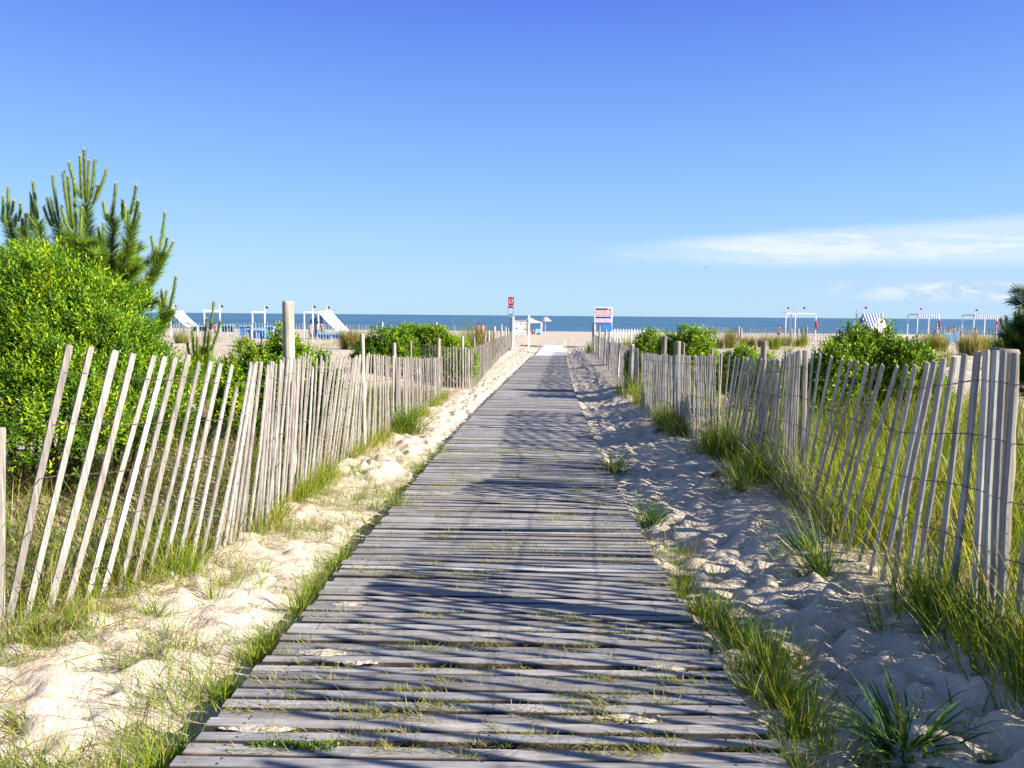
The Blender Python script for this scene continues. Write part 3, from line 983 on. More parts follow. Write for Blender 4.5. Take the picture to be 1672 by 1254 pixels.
def build_shrubs():
    shrub('big bright green shrub under the pine behind the leaning left fence',
          [(-3.95, 6.3, 1.02, .80, .8, .74), (-3.35, 6.1, .74, .50, .65, .70), (-4.9, 6.4, 1.0, .9, .8, .78), (-3.02, 6.3, .52, .30, .5, .50), (-3.6, 5.7, .55, .70, .5, .6), (-4.5, 5.6, .65, .7, .5, .7), (-3.55, 6.2, 1.30, .36, .4, .34), (-4.45, 6.2, 1.5, .30, .4, .30)],
          21000, .052, .0145, 9, .14, pal=((YG, 4), (DG, 4)))
    def place(u0, u1, vt, Y, depth=.8):
        """lobes for a shrub that spans u0..u1 with its top at vt, at distance Y"""
        x0, x1 = xat(u0, Y), xat(u1, Y); w = x1 - x0
        g = gz((x0 + x1) / 2, Y); h = zat((u0 + u1) / 2, vt, Y) - g
        return x0, x1, w, h
    def bush(label, u0, u1, vt, Y, n, prof, **kw):
        x0, x1, w, h = place(u0, u1, vt, Y)
        lobes = []; h = h - .13; n = int(n * 2.5)
        for f, hh, r in prof:
            ry = max(.25, r * w * .9)
            top = h * hh
            rz = min(top * .62, max(.18, top * .55))
            lobes.append((x0 + f * w, Y + rng.normal(0, .12), top - rz, r * w * 1.18, ry, rz))
            lobes.append((x0 + (f + rng.normal(0, .08)) * w, Y - ry * .5, max(.12, top * .35), r * w * 1.05, ry * .6, max(.12, top * .3)))
        return shrub(label, lobes, n, **kw)
    bush('round yellow green bush in front of the tall round post', 346, 540, 539, 9.4, 3300, [(.18, .72, .19), (.42, .88, .22), (.62, 1.0, .22), (.84, .80, .18)], leafL=.055, leafW=.022, K=8, Ls=.11)
    bush('dark lower bush at the left of the three middle left bushes', 584, 674, 531, 20, 1500, [(.25, .72, .26), (.55, .95, .30), (.8, .9, .25), (.1, .45, .18)], leafL=.075, leafW=.030, K=7, Ls=.14, pal=((YG, 2), (DG, 3)))
    bush('tallest, middle one of the three middle left bushes', 640, 718, 526, 21.5, 1500, [(.3, .98, .30), (.68, 1.0, .3), (.5, .8, .35)], leafL=.075, leafW=.030, K=7, Ls=.14)
    bush('right hand bush of the three behind the far left fence posts', 690, 768, 529, 20.8, 1400, [(.3, 1.0, .30), (.65, .82, .28), (.9, .66, .2)], leafL=.075, leafW=.030, K=7, Ls=.14)
    bush('small bush beside the far right fence, left of the taller one', 1030, 1098, 535, 19.5, 1100, [(.45, 1.0, .30), (.78, .78, .25), (.2, .72, .22)], leafL=.07, leafW=.028, K=7, Ls=.13)
    bush('tall yellow green bush behind the two round posts of the right fence', 1078, 1166, 532, 17.5, 1900, [(.3, .88, .28), (.62, 1.0, .30), (.85, .72, .2), (.12, .55, .2)], leafL=.07, leafW=.028, K=7, Ls=.13)
    bush('small low bright bush behind the thin post of the right fence', 1182, 1240, 560, 13.0, 800, [(.3, .88, .28), (.65, 1.0, .30), (.9, .6, .2)], leafL=.06, leafW=.024, K=7, Ls=.1, pal=((YG, 5), (DG, 1)))
    bush('tiny bright bush right of the thin post of the right fence', 1236, 1272, 569, 12.5, 420, [(.35, 1.0, .33), (.7, .75, .3)], leafL=.055, leafW=.022, K=7, Ls=.09, pal=((YG, 5), (DG, 1)))
    bush('tiny pale bush on the dune sand left of the low right bush', 1152, 1178, 568, 15.0, 260, [(.4, 1.0, .35), (.75, .7, .3)], leafL=.06, leafW=.022, K=7, Ls=.1, pal=((YG, 4), (DG, 1)))
    bush('large glossy dark green bush in front of the striped tent', 1306, 1530, 529, 9.8, 3000, [(.10, .62, .13), (.24, .84, .15), (.38, .95, .16), (.50, 1.0, .16), (.62, .97, .16), (.76, .88, .15), (.90, .62, .12)], leafL=.058, leafW=.023, K=8, Ls=.11, pal=((YG, 3), (DG, 3)))


# ------------------------------------------------------------------ pines
def pine(label, whorls, base, trunk_top, nbranch=0, leafpal=((np.array([(.15, .26, .018), (.19, .29, .02), (.11, .21, .022)]), 1),), extra=0):
    """whorls: list of (x, y, z, [(tip dx, dy, dz, base dx, dy, dz), ...]) young upright shoots"""
    bx, by = base; g = gz(bx, by)
    root = thing('pine_tree', label, 'tree', (bx, by, g), 0, 'pine trees in the dunes')
    org = np.array(root.location)
    mbt = MB(); nd = MB(); clumps = []
    t = np.linspace(0, 1, 8)[:, None]
    top = np.array(trunk_top, float)
    b0 = np.array([bx, by, g - .1])
    pts = b0 + (top - b0) * t + np.c_[.05 * np.sin(t * 5), .04 * np.cos(t * 4) - .04, t * 0]
    tube(mbt, pts, np.linspace(.065, .016, 8), 8)

    def needles(P, D, n, L, spread, pal, w=.0028):
        P = np.repeat(P[None, :], n, 0) if P.ndim == 1 else P
        n = len(P)
        ref = nrm(rng.normal(0, 1, (n, 3)))
        U = nrm(np.cross(np.broadcast_to(D, (n, 3)), ref))
        al = rng.normal(spread, .2, n)
        A = nrm(D * np.cos(al)[:, None] + U * np.sin(al)[:, None])
        B = nrm(np.cross(A, nrm(rng.normal(0, 1, (n, 3)))))
        Ln = (L * rng.uniform(.7, 1.15, n))[:, None]
        V = np.stack([P - B * w / 2, P + B * w / 2, P + A * Ln * .6 + B * w * .42 + (0, 0, .003), P + A * Ln], 1).reshape(-1, 3)
        b = np.arange(n)[:, None] * 4
        nd.add(V, [b + np.array([0, 1, 2]), b + np.array([0, 2, 3])], np.repeat(pickmix(n, *pal), 4, 0))

    for wx, wy, wz, shoots in whorls:
        q = np.array([wx, wy, wz])
        f = rng.uniform(.45, .85)
        st = b0 + (top - b0) * f
        if st[2] > q[2] - .1: st = b0 + (top - b0) * max(.1, (q[2] - .5 - g) / (top[2] - g + 1e-6))
        mid = np.array([st[0] + (q[0] - st[0]) * .75, st[1] + (q[1] - st[1]) * .75, st[2] + (q[2] - st[2]) * .35])
        pts = (1 - t) ** 2 * st + 2 * t * (1 - t) * mid + t * t * q
        tube(mbt, pts, np.linspace(.026, .011, 8), 6)
        for f0 in np.linspace(.45, 1.0, 26):
            i = f0 * 7; k = min(int(i), 6); fr = i - k
            P = pts[k] * (1 - fr) + pts[k + 1] * fr; D = nrm(pts[k + 1] - pts[k])
            needles(P, D, 84, .125, .75, leafpal)
        for sh in shoots:
            tip = q + np.array(sh[:3]); b1 = q + np.array(sh[3:])
            tt = np.linspace(0, 1, 7)[:, None]
            ctl = (b1 + tip) / 2; ctl[:2] = tip[:2] * .68 + b1[:2] * .32
            sp = (1 - tt) ** 2 * b1 + 2 * tt * (1 - tt) * ctl + tt ** 2 * tip
            Ls = np.linalg.norm(tip - b1)
            mb = MB()
            r = np.array([.009, .0105, .011, .011, .0105, .010, .009])
            c = np.array([(.17, .25, .022), (.14, .21, .025), (.20, .24, .03)])[rng.integers(3)] * rng.normal(1, .1)
            tube(mb, sp, r, 7, c)
            nn = int(900 * Ls)
            f1 = rng.random(nn) * 6
            k = f1.astype(int).clip(0, 5); fr = (f1 - k)[:, None]
            Pn = sp[k] * (1 - fr) + sp[k + 1] * fr; Dn = nrm(sp[k + 1] - sp[k])
            U = nrm(np.cross(Dn, nrm(rng.normal(0, 1, (nn, 3)))))
            A = nrm(Dn + U * rng.uniform(.35, .8, nn)[:, None]); B = nrm(np.cross(A, U))
            S = Pn + U * .008; Ln = rng.uniform(.026, .048, nn)[:, None] * (1 + .9 * (1 - f1[:, None] / 6) ** 2)
            w = .0034
            V = np.stack([S - B * w / 2, S + B * w / 2, S + A * Ln], 1).reshape(-1, 3)
            mb.add(V, [np.arange(nn)[:, None] * 3 + np.array([0, 1, 2])], np.repeat(pick(np.array([(.20, .30, .016), (.16, .25, .018), (.24, .32, .026)]), nn), 3, 0))
            for _ in range(4):   # small buds at the tip
                e = tip + rng.normal(0, .007, 3) + (0, 0, .004)
                tube(mb, [e, e + np.array([rng.normal(0, .004), rng.normal(0, .004), .022])], [.0055, .002], 5, (.42, .34, .24))
            mb.build('shoot', M_NEEDLE, root, smooth=True, origin=org)
    for _ in range(extra):      # lower boughs hidden among the shrub
        a = rng.uniform(0, 6.28); f = rng.uniform(.35, 1.0)
        st = b0 + (top - b0) * f; ln = rng.uniform(.35, .9) * (1.1 - f * .45)
        q = st + np.array([math.cos(a) * ln, math.sin(a) * ln, rng.uniform(.1, .35)])
        mid = (st + q) / 2 - (0, 0, .06)
        pts = (1 - t) ** 2 * st + 2 * t * (1 - t) * mid + t * t * q
        tube(mbt, pts, np.linspace(.018, .006, 8), 5)
        for f0 in np.linspace(.3, 1.0, 24):
            i = f0 * 7; k = min(int(i), 6); fr = i - k
            needles(pts[k] * (1 - fr) + pts[k + 1] * fr, nrm(pts[k + 1] - pts[k]), 34, .11, .8, leafpal)
    mbt.build('trunk', M_BARK, root, smooth=True, origin=org)
    nd.build('needles', M_NEEDLE, root, origin=org)
    return root


def build_pines():
    def whorl(Y, ub, vb, shoots, jy=.12):
        """shoots given as photographed tip and foot"""
        q = np.array([xat(ub, Y, vb), Y, zat(ub, vb, Y)])
        out = []
        for ut, vt, uf, vf in shoots:
            dy = rng.normal(0, jy); y2 = Y + dy
            tp = np.array([xat(ut, y2, vt), y2, zat(ut, vt, y2)]); ft = np.array([xat(uf, Y + dy * .3, vf), Y + dy * .3, zat(uf, vf, Y + dy * .3)])
            out.append((*(tp - q), *(ft - q)))
        return (*q, out)
    W = [whorl(7.4, 141, 340, [(137, 246, 140, 332), (131, 257, 133, 325), (145, 264, 143, 330), (155, 262, 147, 326), (174, 277, 154, 328), (113, 267, 130, 322), (160, 306, 152, 335)]),
         whorl(7.2, 118, 386, [(103, 284, 116, 372), (111, 290, 119, 375), (100, 340, 115, 380), (133, 344, 131, 384), (121, 300, 124, 378)]),
         whorl(7.6, 95, 368, [(86, 289, 97, 362), (77, 325, 88, 366), (84, 328, 94, 368), (72, 340, 84, 370)]),
         whorl(7.3, 63, 370, [(54, 299, 62, 358), (50, 318, 60, 366), (46, 352, 60, 372)]),
         whorl(7.4, 185, 362, [(189, 302, 182, 356), (169, 331, 174, 360), (200, 329, 200, 358), (176, 352, 184, 366)]),
         whorl(7.3, 214, 374, [(222, 304, 213, 350), (225, 330, 217, 366), (229, 348, 217, 374), (203, 337, 206, 366), (210, 346, 209, 378)]),
         whorl(7.7, 262, 420, [(269, 350, 261, 408), (248, 388, 253, 416), (273, 390, 265, 418), (282, 397, 267, 425), (256, 405, 256, 424)]),
         whorl(7.6, 218, 430, [(219, 392, 218, 428), (211, 402, 214, 430)]),
         whorl(7.5, 273, 512, [(287, 454, 276, 506), (272, 477, 268, 505), (264, 476, 266, 508), (262, 492, 262, 515)]),
         whorl(7.8, 14, 362, [(5, 322, 5, 362), (13, 308, 14, 345), (22, 330, 17, 352), (34, 335, 30, 362), (12, 338, 14, 366), (26, 352, 24, 372)]),
         whorl(7.6, 40, 380, [(42, 352, 42, 378), (51, 334, 50, 372), (36, 360, 38, 382)]),
         whorl(7.6, 165, 400, [(161, 372, 164, 398), (168, 366, 170, 396)], .05)]
    pine('tall pine with many upright young shoots rising above the left shrub', W, (-4.25, 7.6), (-4.05, 7.5, 1.9), extra=120)
    W = [whorl(8.2, 333, 575, [(349, 495, 338, 562), (337, 522, 332, 570), (360, 525, 344, 572), (342, 545, 338, 575)], .06),
         whorl(8.1, 318, 588, [(314, 540, 317, 582), (306, 560, 310, 588), (322, 552, 322, 585)], .06)]
    pine('small young pine with upright shoots right of the large shrub', W, (-3.35, 8.25), (-3.28, 8.2, .78), extra=5)
    W = [whorl(7.0, 1664, 535, [(1665, 503, 1662, 530), (1658, 512, 1660, 532)], .05), whorl(6.9, 1646, 550, [(1634, 522, 1644, 546), (1643, 520, 1647, 548)], .05),
         whorl(7.1, 1690, 520, [(1692, 486, 1690, 515)], .05), whorl(6.9, 1648, 585, [(1634, 556, 1644, 580)], .05), whorl(7.0, 1672, 522, []), whorl(6.95, 1655, 560, []), whorl(6.95, 1636, 575, [])]
    dk = ((np.array([(.035, .085, .022), (.05, .11, .02), (.028, .07, .022)]), 1),)
    pine('dark pine cut off by the right edge behind the thick fence post', W, (5.2, 7.0), (5.1, 7.0, 1.5), leafpal=dk, extra=36)


# ------------------------------------------------------------------ grasses
def build_grass():
    # tall marram behind the right fence
    mb = MB()
    n = 5200
    y = 1.2 + 17 * rng.random(n) ** 1.5
    pth = np.interp(y, R1.p[:, 1], R1.p[:, 0])
    x = pth + .06 + 4.6 * rng.random(n) ** 1.5
    k = fbm(x / 1.3, y / 1.3, 3) + rng.normal(0, .12, n) - .30 * ss(y, 7.5, 13) - .1 * ss(x, 4.5, 7)
    c = np.stack([x, y], 1)[k > -.22]
    tufts(mb, c[::2], 15, .07, (.30, .74), (.004, .009), (.02, .30), (.1, .8), ((GREEN, 6), (STRAW, 1.6), (DEEP, .6)))
    tufts(mb, c[1::2], 10, .12, (.18, .45), (.003, .007), (.1, .8), (.2, .9), ((GREEN, 3), (STRAW, 3)))
    tag(mb.build('beach_grass', M_GRASS), 'tall yellow green marram grass behind the right fence', 'grass', kind='stuff')
    # grass at the foot of the right fence and in front of it
    mb = MB()
    n = 950
    d = rng.uniform(.5, R1.s[-1] - 2, n)
    p = np.array([R1.at(q) for q in d])
    off = -np.abs(rng.normal(0, .11, n)) + .04
    kk = fbm(p[:, 1] / .8, off / .8, 5) > -.20
    p[:, 0] += off * np.interp(p[:, 1], [2, 3.5, 4.5, 8, 13], [1.1, 1.1, 1.6, 1.5, .6])
    p = p[kk & (p[:, 1] < 11.5)]
    tufts(mb, p, 17, .06, (.18, .48), (.003, .007), (.05, .45), (.1, .9), ((GREEN, 5), (STRAW, 1.3), (DEEP, 2)), bias=(math.pi, .22))
    tag(mb.build('fence_grass', M_GRASS), 'rough grass growing through the foot of the right fence', 'grass', kind='stuff')
    # behind the left fence
    mb = MB()
    n = 3600
    y = 2.0 + 15 * rng.random(n) ** 1.3
    pth = np.interp(y, L1.p[:, 1], L1.p[:, 0])
    x = pth - .04 - 2.4 * rng.random(n) ** 1.3
    k = fbm(x / 1.0, y / 1.0, 6) + rng.normal(0, .1, n)
    c = np.stack([x, y], 1)[k > -.28]
    tufts(mb, c[::2], 13, .08, (.18, .46), (.003, .007), (.05, .6), (.2, 1.0), ((GREEN, 4), (STRAW, 2.2), (DEEP, 1)))
    tufts(mb, c[1::2], 9, .12, (.12, .34), (.003, .006), (.3, 1.1), (.3, 1.0), ((STRAW, 3), (RUST, 1.2), (GREEN, 2)))
    tag(mb.build('dune_grass', M_GRASS), 'tangled green and straw grass under the left fence and shrub', 'grass', kind='stuff')
    # bright grass along the left fence foot
    mb = MB()
    n = 520
    d = rng.uniform(.6, L1.s[-1] - .5, n)
    p = np.array([L1.at(q) for q in d])
    p[:, 0] += rng.normal(.03, .07, n)
    kk = (fbm(p[:, 1] / .7, p[:, 0], 2) > -.12)
    p = p[kk]
    tufts(mb, p, 14, .045, (.12, .34), (.003, .006), (.05, .5), (.1, .9), ((GREEN, 6), (STRAW, 1.2)))
    tag(mb.build('verge_grass', M_GRASS), 'bright green grass along the foot of the left fence', 'grass', kind='stuff')
    # sparse sprigs on the left sand
    mb = MB()
    n = 2300
    y = 2.2 + 7.0 * rng.random(n) ** 1.35
    s = -1.08 - 1.0 * rng.random(n) ** .9
    x = xc(y) + s - np.interp(y, [2.2, 3.6, 5], [.45, .15, 0]) * (s < -1.6)
    k = fbm(x / .55, y / .55, 1) + rng.normal(0, .08, n)
    c = np.stack([x, y], 1)[k > .0 + .14 * (1 - ss(y, 2.6, 3.6)) * (x < xc(y) - 1.25)]
    tufts(mb, c, 12, .055, (.06, .24), (.0014, .0034), (.1, .9), (.2, 1.3), ((GREEN, 5), (STRAW, 1.6), (DEEP, 1)))
    far = np.stack([xc(y) - 1.05 - .10 * rng.random(n), y], 1)
    kk = fbm(far[:, 1] / .5, far[:, 1] * 0 + 3.3, 4) > .10
    tufts(mb, far[kk][:150], 15, .035, (.08, .22), (.002, .0045), (.1, .7), (.2, 1.0), ((GREEN, 8), (STRAW, 1)))
    tag(mb.build('sparse_grass', M_GRASS), 'thin pale green grass sprouting from the left sand strip', 'grass', kind='stuff')
    # thin stalks and runners lying on the sand
    mb = MB()
    for i in range(900):
        left = rng.random() < .72
        y0 = 2.2 + 6.5 * rng.random() ** 1.5
        x0 = float(xc(y0)) + (rng.uniform(-2.3, -1.15) if left else rng.uniform(1.2, 2.0))
        a = rng.uniform(0, 6.28); L = rng.uniform(.10, .42); cv = rng.normal(0, 1.6)
        t = np.linspace(0, 1, 7)
        ang = a + cv * t
        px = x0 + np.cumsum(np.cos(ang)) * L / 7; py = y0 + np.cumsum(np.sin(ang)) * L / 7
        pz = gz0(px, py) + .006 + rng.uniform(.0, .03) * np.sin(t * math.pi)
        c = pickmix(1, (STRAW, 2), (RUST, 2), (GREEN * .8, 1.5))[0]
        tube(mb, np.stack([px, py, pz], 1), np.linspace(.0019, .0008, 7), 3, c, cap=False)
    tag(mb.build('plant_litter', M_GRASS), 'dry stalks and runners lying on the sand beside the boardwalk', 'litter', kind='stuff')
    # rusty dry litter by the left fence foot
    mb = MB()
    n = 2600
    d = rng.uniform(.8, 12, n)
    p = np.array([L1.at(q) for q in d]); p[:, 0] += np.abs(rng.normal(.10, .16, n))
    kk = fbm(p[:, 0] / .4, p[:, 1] / .5, 7) > .0
    p = p[kk]
    N = len(p)
    base = np.stack([p[:, 0], p[:, 1], gz0(p[:, 0], p[:, 1]) + .004], 1)
    blades(mb, base, rng.uniform(0, 6.28, N), rng.uniform(.05, .17, N), rng.uniform(.002, .004, N), rng.uniform(1.1, 1.5, N), rng.uniform(-.1, .3, N), pickmix(N, (RUST, 3), (STRAW, 2)))
    tag(mb.build('dry_litter', M_GRASS), 'rusty dry grass litter along the left fence', 'litter', kind='stuff')
    # weeds in the gaps of the boardwalk
    mb = MB()
    n = 640
    y = 2.45 + 8.0 * rng.random(n) ** 1.3
    lx = rng.uniform(-.92, .95, n)
    kk = fbm(lx / .35, y / .5, 3) + rng.normal(0, .1, n) > -.10
    y, lx = y[kk], lx[kk]
    pc = np.stack([xc(y) + lx, y], 1)
    k = rng.integers(14, 64, len(pc))
    c = np.repeat(pc, k, 0); N = len(c)
    c[:, 0] += rng.normal(0, .055, N); c[:, 1] += rng.normal(0, .008, N)
    base = np.stack([c[:, 0], c[:, 1], zw(c[:, 1]) - .004], 1)
    blades(mb, base, rng.uniform(0, 6.28, N), rng.uniform(.015, .065, N) * (1 + .8 * (rng.random(N) < .06)), rng.uniform(.0018, .0034, N), rng.uniform(.7, 1.5, N), rng.uniform(-.2, .5, N),
           pickmix(N, (np.array([(.30, .33, .05), (.36, .36, .08), (.22, .29, .03)]), 4), (STRAW, 2)))
    tag(mb.build('boardwalk_weeds', M_GRASS), 'small yellowish weeds sprouting between the boards', 'weeds', kind='stuff')

    # thin pale grass scattered over the dunes behind both fences
    mb = MB()
    n = 3400
    y = 2 + 47 * rng.random(n) ** 1.2
    s = np.where(rng.random(n) < .45, -(2.6 + 20 * rng.random(n)), 3.0 + 26 * rng.random(n))
    x = xc(y) + s
    k = (fbm(x / 3.0, y / 3.0, 4) + rng.normal(0, .06, n) > -.03) & ((np.abs(s) > 4.5) | (y > 14))
    PALE = np.array([(.33, .32, .10), (.40, .35, .15), (.22, .26, .05), (.28, .30, .06)])
    tufts(mb, np.stack([x, y], 1)[k], 9, .16, (.16, .42), (.008, .015), (.05, .6), (.1, .9), ((PALE, 1),))
    tag(mb.build('thin_dune_grass', M_GRASS), 'thin pale grass scattered over the dunes behind the fences', 'grass', kind='stuff')
    # fine grass and straw between the clumps on the right
    mb = MB()
    n = 420
    y = 2.3 + 3.4 * rng.random(n) ** 1.5
    x = xc(y) + 1.03 + .30 * rng.random(n) ** 1.7
    k = fbm(x / .3, y / .35, 2) > -.16
    tufts(mb, np.stack([x, y], 1)[k], 12, .04, (.05, .2), (.0016, .0036), (.1, .9), (.2, 1.2), ((GREEN, 6), (STRAW, 2.2)))
    n = 150
    y = 2.3 + 1.5 * rng.random(n); x = xc(y) + 1.2 + .8 * rng.random(n)
    k = fbm(x / .4, y / .4, 5) > .02
    tufts(mb, np.stack([x, y], 1)[k], 9, .05, (.05, .2), (.0016, .003), (.3, 1.3), (.2, 1.0), ((STRAW, 3), (GREEN, 2), (RUST, 1)))
    tag(mb.build('edge_grass', M_GRASS), 'fine green grass and straw along the right boardwalk edge', 'grass', kind='stuff')

    # single clumps one can tell apart
    def clump(label, x, y, n, spread, Lr, wr, leanr, curver, pal, bias=None, name='grass_tuft', group='grass clumps beside the boardwalk', cat='grass clump', zoff=-.02):
        m = MB()
        tufts(m, [(x, y)], n, spread, Lr, wr, leanr, curver, pal, bias, zoff)
        o = m.build(name, M_GRASS, origin=np.array([x, y, gz(x, y)]))
        return tag(o, label, cat, group)
    G, D_, S_ = (GREEN, 5), (DEEP, 3), (STRAW, 1)
    clump('spiky green clump on the sand at the right boardwalk edge, farther of two', 1.12, 8.2, 150, .07, (.22, .46), (.004, .008), (.1, .75), (.2, 1.0), ((GREEN, 3), (DEEP, 4), (STRAW, .6)))
    clump('dark spiky clump at the right boardwalk edge, nearer of two', 1.12, 6.0, 130, .055, (.18, .42), (.004, .008), (.15, .8), (.3, 1.1), ((GREEN, 1), (DEEP, 5)))
    clump('short yellow green clump low on the sand beside the middle of the right boardwalk edge', 1.14, 5.1, 70, .05, (.08, .2), (.003, .006), (.1, .7), (.2, 1.0), ((GREEN, 5), (STRAW, 1)))
    clump('thin upright sprig alone on the shaded right sand', 1.72, 4.75, 22, .03, (.12, .3), (.003, .006), (.05, .5), (.1, .8), ((GREEN, 3), (DEEP, 3)))
    clump('leafy teal sprig on the shaded right sand', 1.9, 4.9, 40, .05, (.08, .2), (.005, .01), (.2, .9), (.2, 1.0), ((DEEP, 5), (GREEN, 1)))
    ys = [4.35, 4.0, 3.72, 3.45, 3.2, 2.95, 2.72, 2.5]
    lab = ['thin green tuft where the grass edge of the right boardwalk side begins', 'short yellowish tuft, second along the grassy right boardwalk edge', 'bushy green clump, third along the grassy right boardwalk edge',
           'tall dark bladed clump, fourth along the grassy right boardwalk edge', 'largest arching clump in the middle of the grassy right boardwalk edge', 'yellow footed clump just before the largest arching one',
           'dense green clump near the bottom of the grassy right boardwalk edge', 'cropped lowest clump of the grassy right boardwalk edge']
    for i, (yy, lb) in enumerate(zip(ys, lab)):
        xx = float(xc(yy)) + 1.06 + [0, .02, .05, .10, .13, .09, .10, .10][i]
        clump(lb, xx, yy, [90, 130, 240, 330, 420, 330, 300, 260][i], [.05, .05, .06, .07, .085, .08, .08, .08][i], (.08, [.2, .22, .28, .34, .36, .28, .28, .24][i]), (.0025, .006), (.05, .6), (.2, 1.1),
              ((GREEN, 5), (DEEP, 1.6 if i in (3, 4) else .5), (STRAW, .8)), bias=(0.6, .25))
    clump('broad bladed blue green plant at the bottom right corner', 1.36, 2.52, 120, .05, (.16, .42), (.008, .016), (.05, .6), (.5, 1.8), ((DEEP, 5), (GREEN, .6)))
    clump('clump with broken pale straws beside the broad bladed plant', 1.62, 2.62, 60, .07, (.08, .26), (.003, .006), (.2, .9), (.2, 1.0), ((GREEN, 2), (STRAW, 4), (DEEP, 2)))
    clump('tall yellow footed clump at the right edge in front of the fence', 1.92, 2.66, 150, .06, (.25, .55), (.004, .007), (.02, .4), (.1, .8), ((GREEN, 6), (STRAW, 2)))
    clump('uprooted brown footed clump leaning left on the shaded sand below the right fence', 1.72, 3.42, 80, .035, (.22, .48), (.003, .006), (.3, .8), (.1, .5), ((GREEN, 3), (DEEP, 2), (STRAW, 2)), bias=(2.5, .8))
    clump('dark arching clump leaning out from the right fence foot', 1.82, 4.35, 130, .06, (.25, .6), (.003, .006), (.2, .8), (.1, .7), ((GREEN, 3), (DEEP, 3), (STRAW, 1)), bias=(2.7, .6))
    clump('dense shaggy clump spilling from under the right fence', 2.0, 6.6, 170, .10, (.2, .42), (.004, .007), (.1, .8), (.2, .9), ((GREEN, 4), (DEEP, 3), (STRAW, 1)), bias=(3.0, .4))
    clump('yellowing clump at the foot of the round posts of the right fence', 2.18, 10.2, 110, .12, (.2, .42), (.004, .008), (.05, .6), (.2, .9), ((GREEN, 4), (STRAW, 3)), bias=(3.1, .4))
    clump('tall dark green clump growing against the left fence', -1.50, 11.0, 520, .13, (.35, .75), (.005, .010), (.05, .55), (.2, 1.0), ((GREEN, 4), (DEEP, 3)), name='grass_clump')
    clump('bright green tuft halfway along the left boardwalk edge', -.98, 6.45, 110, .06, (.10, .26), (.003, .005), (.05, .5), (.2, 1.0), ((GREEN, 8), (STRAW, 1)))
    clump('small bright tuft farthest along the left boardwalk edge', -.90, 9.4, 90, .07, (.10, .26), (.003, .006), (.05, .5), (.2, 1.0), ((GREEN, 8), (STRAW, 1)))
    clump('vivid green tuft hugging the left boardwalk edge, nearest long one', -1.13, 4.05, 110, .04, (.10, .25), (.003, .005), (.05, .5), (.2, 1.0), ((GREEN, 8),))
    clump('yellow green tuft at the lower left boardwalk edge', -1.16, 3.0, 60, .03, (.08, .20), (.003, .005), (.05, .5), (.2, .9), ((GREEN, 6), (STRAW, 2)))
    clump('upright green sprig standing alone on the left sand', -1.62, 4.05, 34, .02, (.15, .3), (.003, .005), (.02, .25), (.1, .5), ((GREEN, 6),))
    clump('dark flattened tuft on the left sand below the fence', -1.78, 3.72, 150, .09, (.08, .2), (.002, .004), (.4, 1.2), (.2, 1.0), ((GREEN, 4), (DEEP, 2)))
    clump('splayed thin tuft at the bottom left corner', -1.72, 2.6, 46, .03, (.1, .24), (.002, .004), (.1, .8), (.2, 1.0), ((GREEN, 5), (STRAW, 2)))
    # grass clumps out on the dunes
    def dclump(label, u, vt, Y, w_px, n, pal, lean=(.02, .35)):
        x = xat(u, Y); g = gz(x, Y); h = zat(u, vt, Y) - g
        wd = w_px / F * Y
        m = MB()
        k = max(3, int(wd / .18))
        cs = np.stack([x + rng.uniform(-.5, .5, k) * wd, Y + rng.normal(0, .25, k)], 1)
        tufts(m, cs, n // k, .10, (h * .55, h * 1.08), (.010, .018), lean, (.1, .6), pal)
        tag(m.build('dune_grass_clump', M_GRASS, origin=np.array([x, Y, g])), label, 'grass clump', 'grass clumps on the dunes')
    OL = (np.array([(.17, .19, .035), (.23, .22, .05), (.13, .16, .03)]), 4)
    RU = (np.array([(.24, .16, .04), (.29, .21, .06), (.20, .17, .04)]), 3)
    PA = (np.array([(.33, .30, .12), (.27, .26, .09)]), 3)
    dclump('wide pale grass clump below the white tent at far left', 300, 538, 40, 34, 420, (PA, OL))
    dclump('pale grass clump left of the round bush, before the slat fence', 388, 543, 38, 34, 420, (PA, OL))
    dclump('rusty olive grass clump left of the three middle bushes', 568, 533, 34, 40, 700, (OL, RU))
    dclump('straw coloured clump between the rusty clump and the three middle bushes', 597, 538, 35, 26, 380, (PA, OL))
    dclump('tall thin bladed grass standing above the three middle bushes', 746, 518, 25, 20, 160, ((DEEP, 2), (GREEN, 3)), (.02, .3))
    dclump('reddish brown grass clump in front of the two bathers', 784, 523, 31, 26, 760, (RU, OL))
    dclump('olive grass clump left of the reddish brown one', 768, 540, 30, 16, 260, (OL, PA))
    dclump('low green grass at the end of the far left fence', 826, 560, 49, 12, 160, ((GREEN, 3), OL))
    dclump('green clump at the sand side of the far right fence end', 967, 555, 47.5, 9, 160, ((DEEP, 3), (GREEN, 2)))
    dclump('green grass under the blue and red sign board', 992, 540, 44, 18, 260, ((GREEN, 3), (DEEP, 2)))
    dclump('tangled olive grass behind the picket fence end', 1022, 547, 32, 26, 420, (OL, (GREEN, 3)))
    dclump('olive clump left of the tall bush by the far right fence', 1050, 548, 40, 16, 240, (OL, PA))
    dclump('upright olive clump alone right of the tall yellow green bush', 1190, 536, 36, 24, 520, (OL, RU))
    dclump('dark low clump joined to the upright olive one', 1170, 549, 36, 24, 300, ((DEEP, 3), OL))
    dclump('straw topped clump by the dark fence post on the right dunes', 1222, 539, 40, 22, 420, (PA, OL, RU))
    dclump('brownish clump next to the straw topped one', 1240, 541, 40, 18, 320, (RU, OL))
    dclump('leaning green clump at the left of the bare dune slope', 1266, 541, 33, 20, 420, (OL, (GREEN, 2)))
    dclump('pale wispy clump on top of the bare dune slope', 1288, 542, 42, 22, 260, (PA, OL))
    dclump('green clump just left of the large glossy bush', 1312, 542, 40, 22, 300, (OL, (GREEN, 2)))
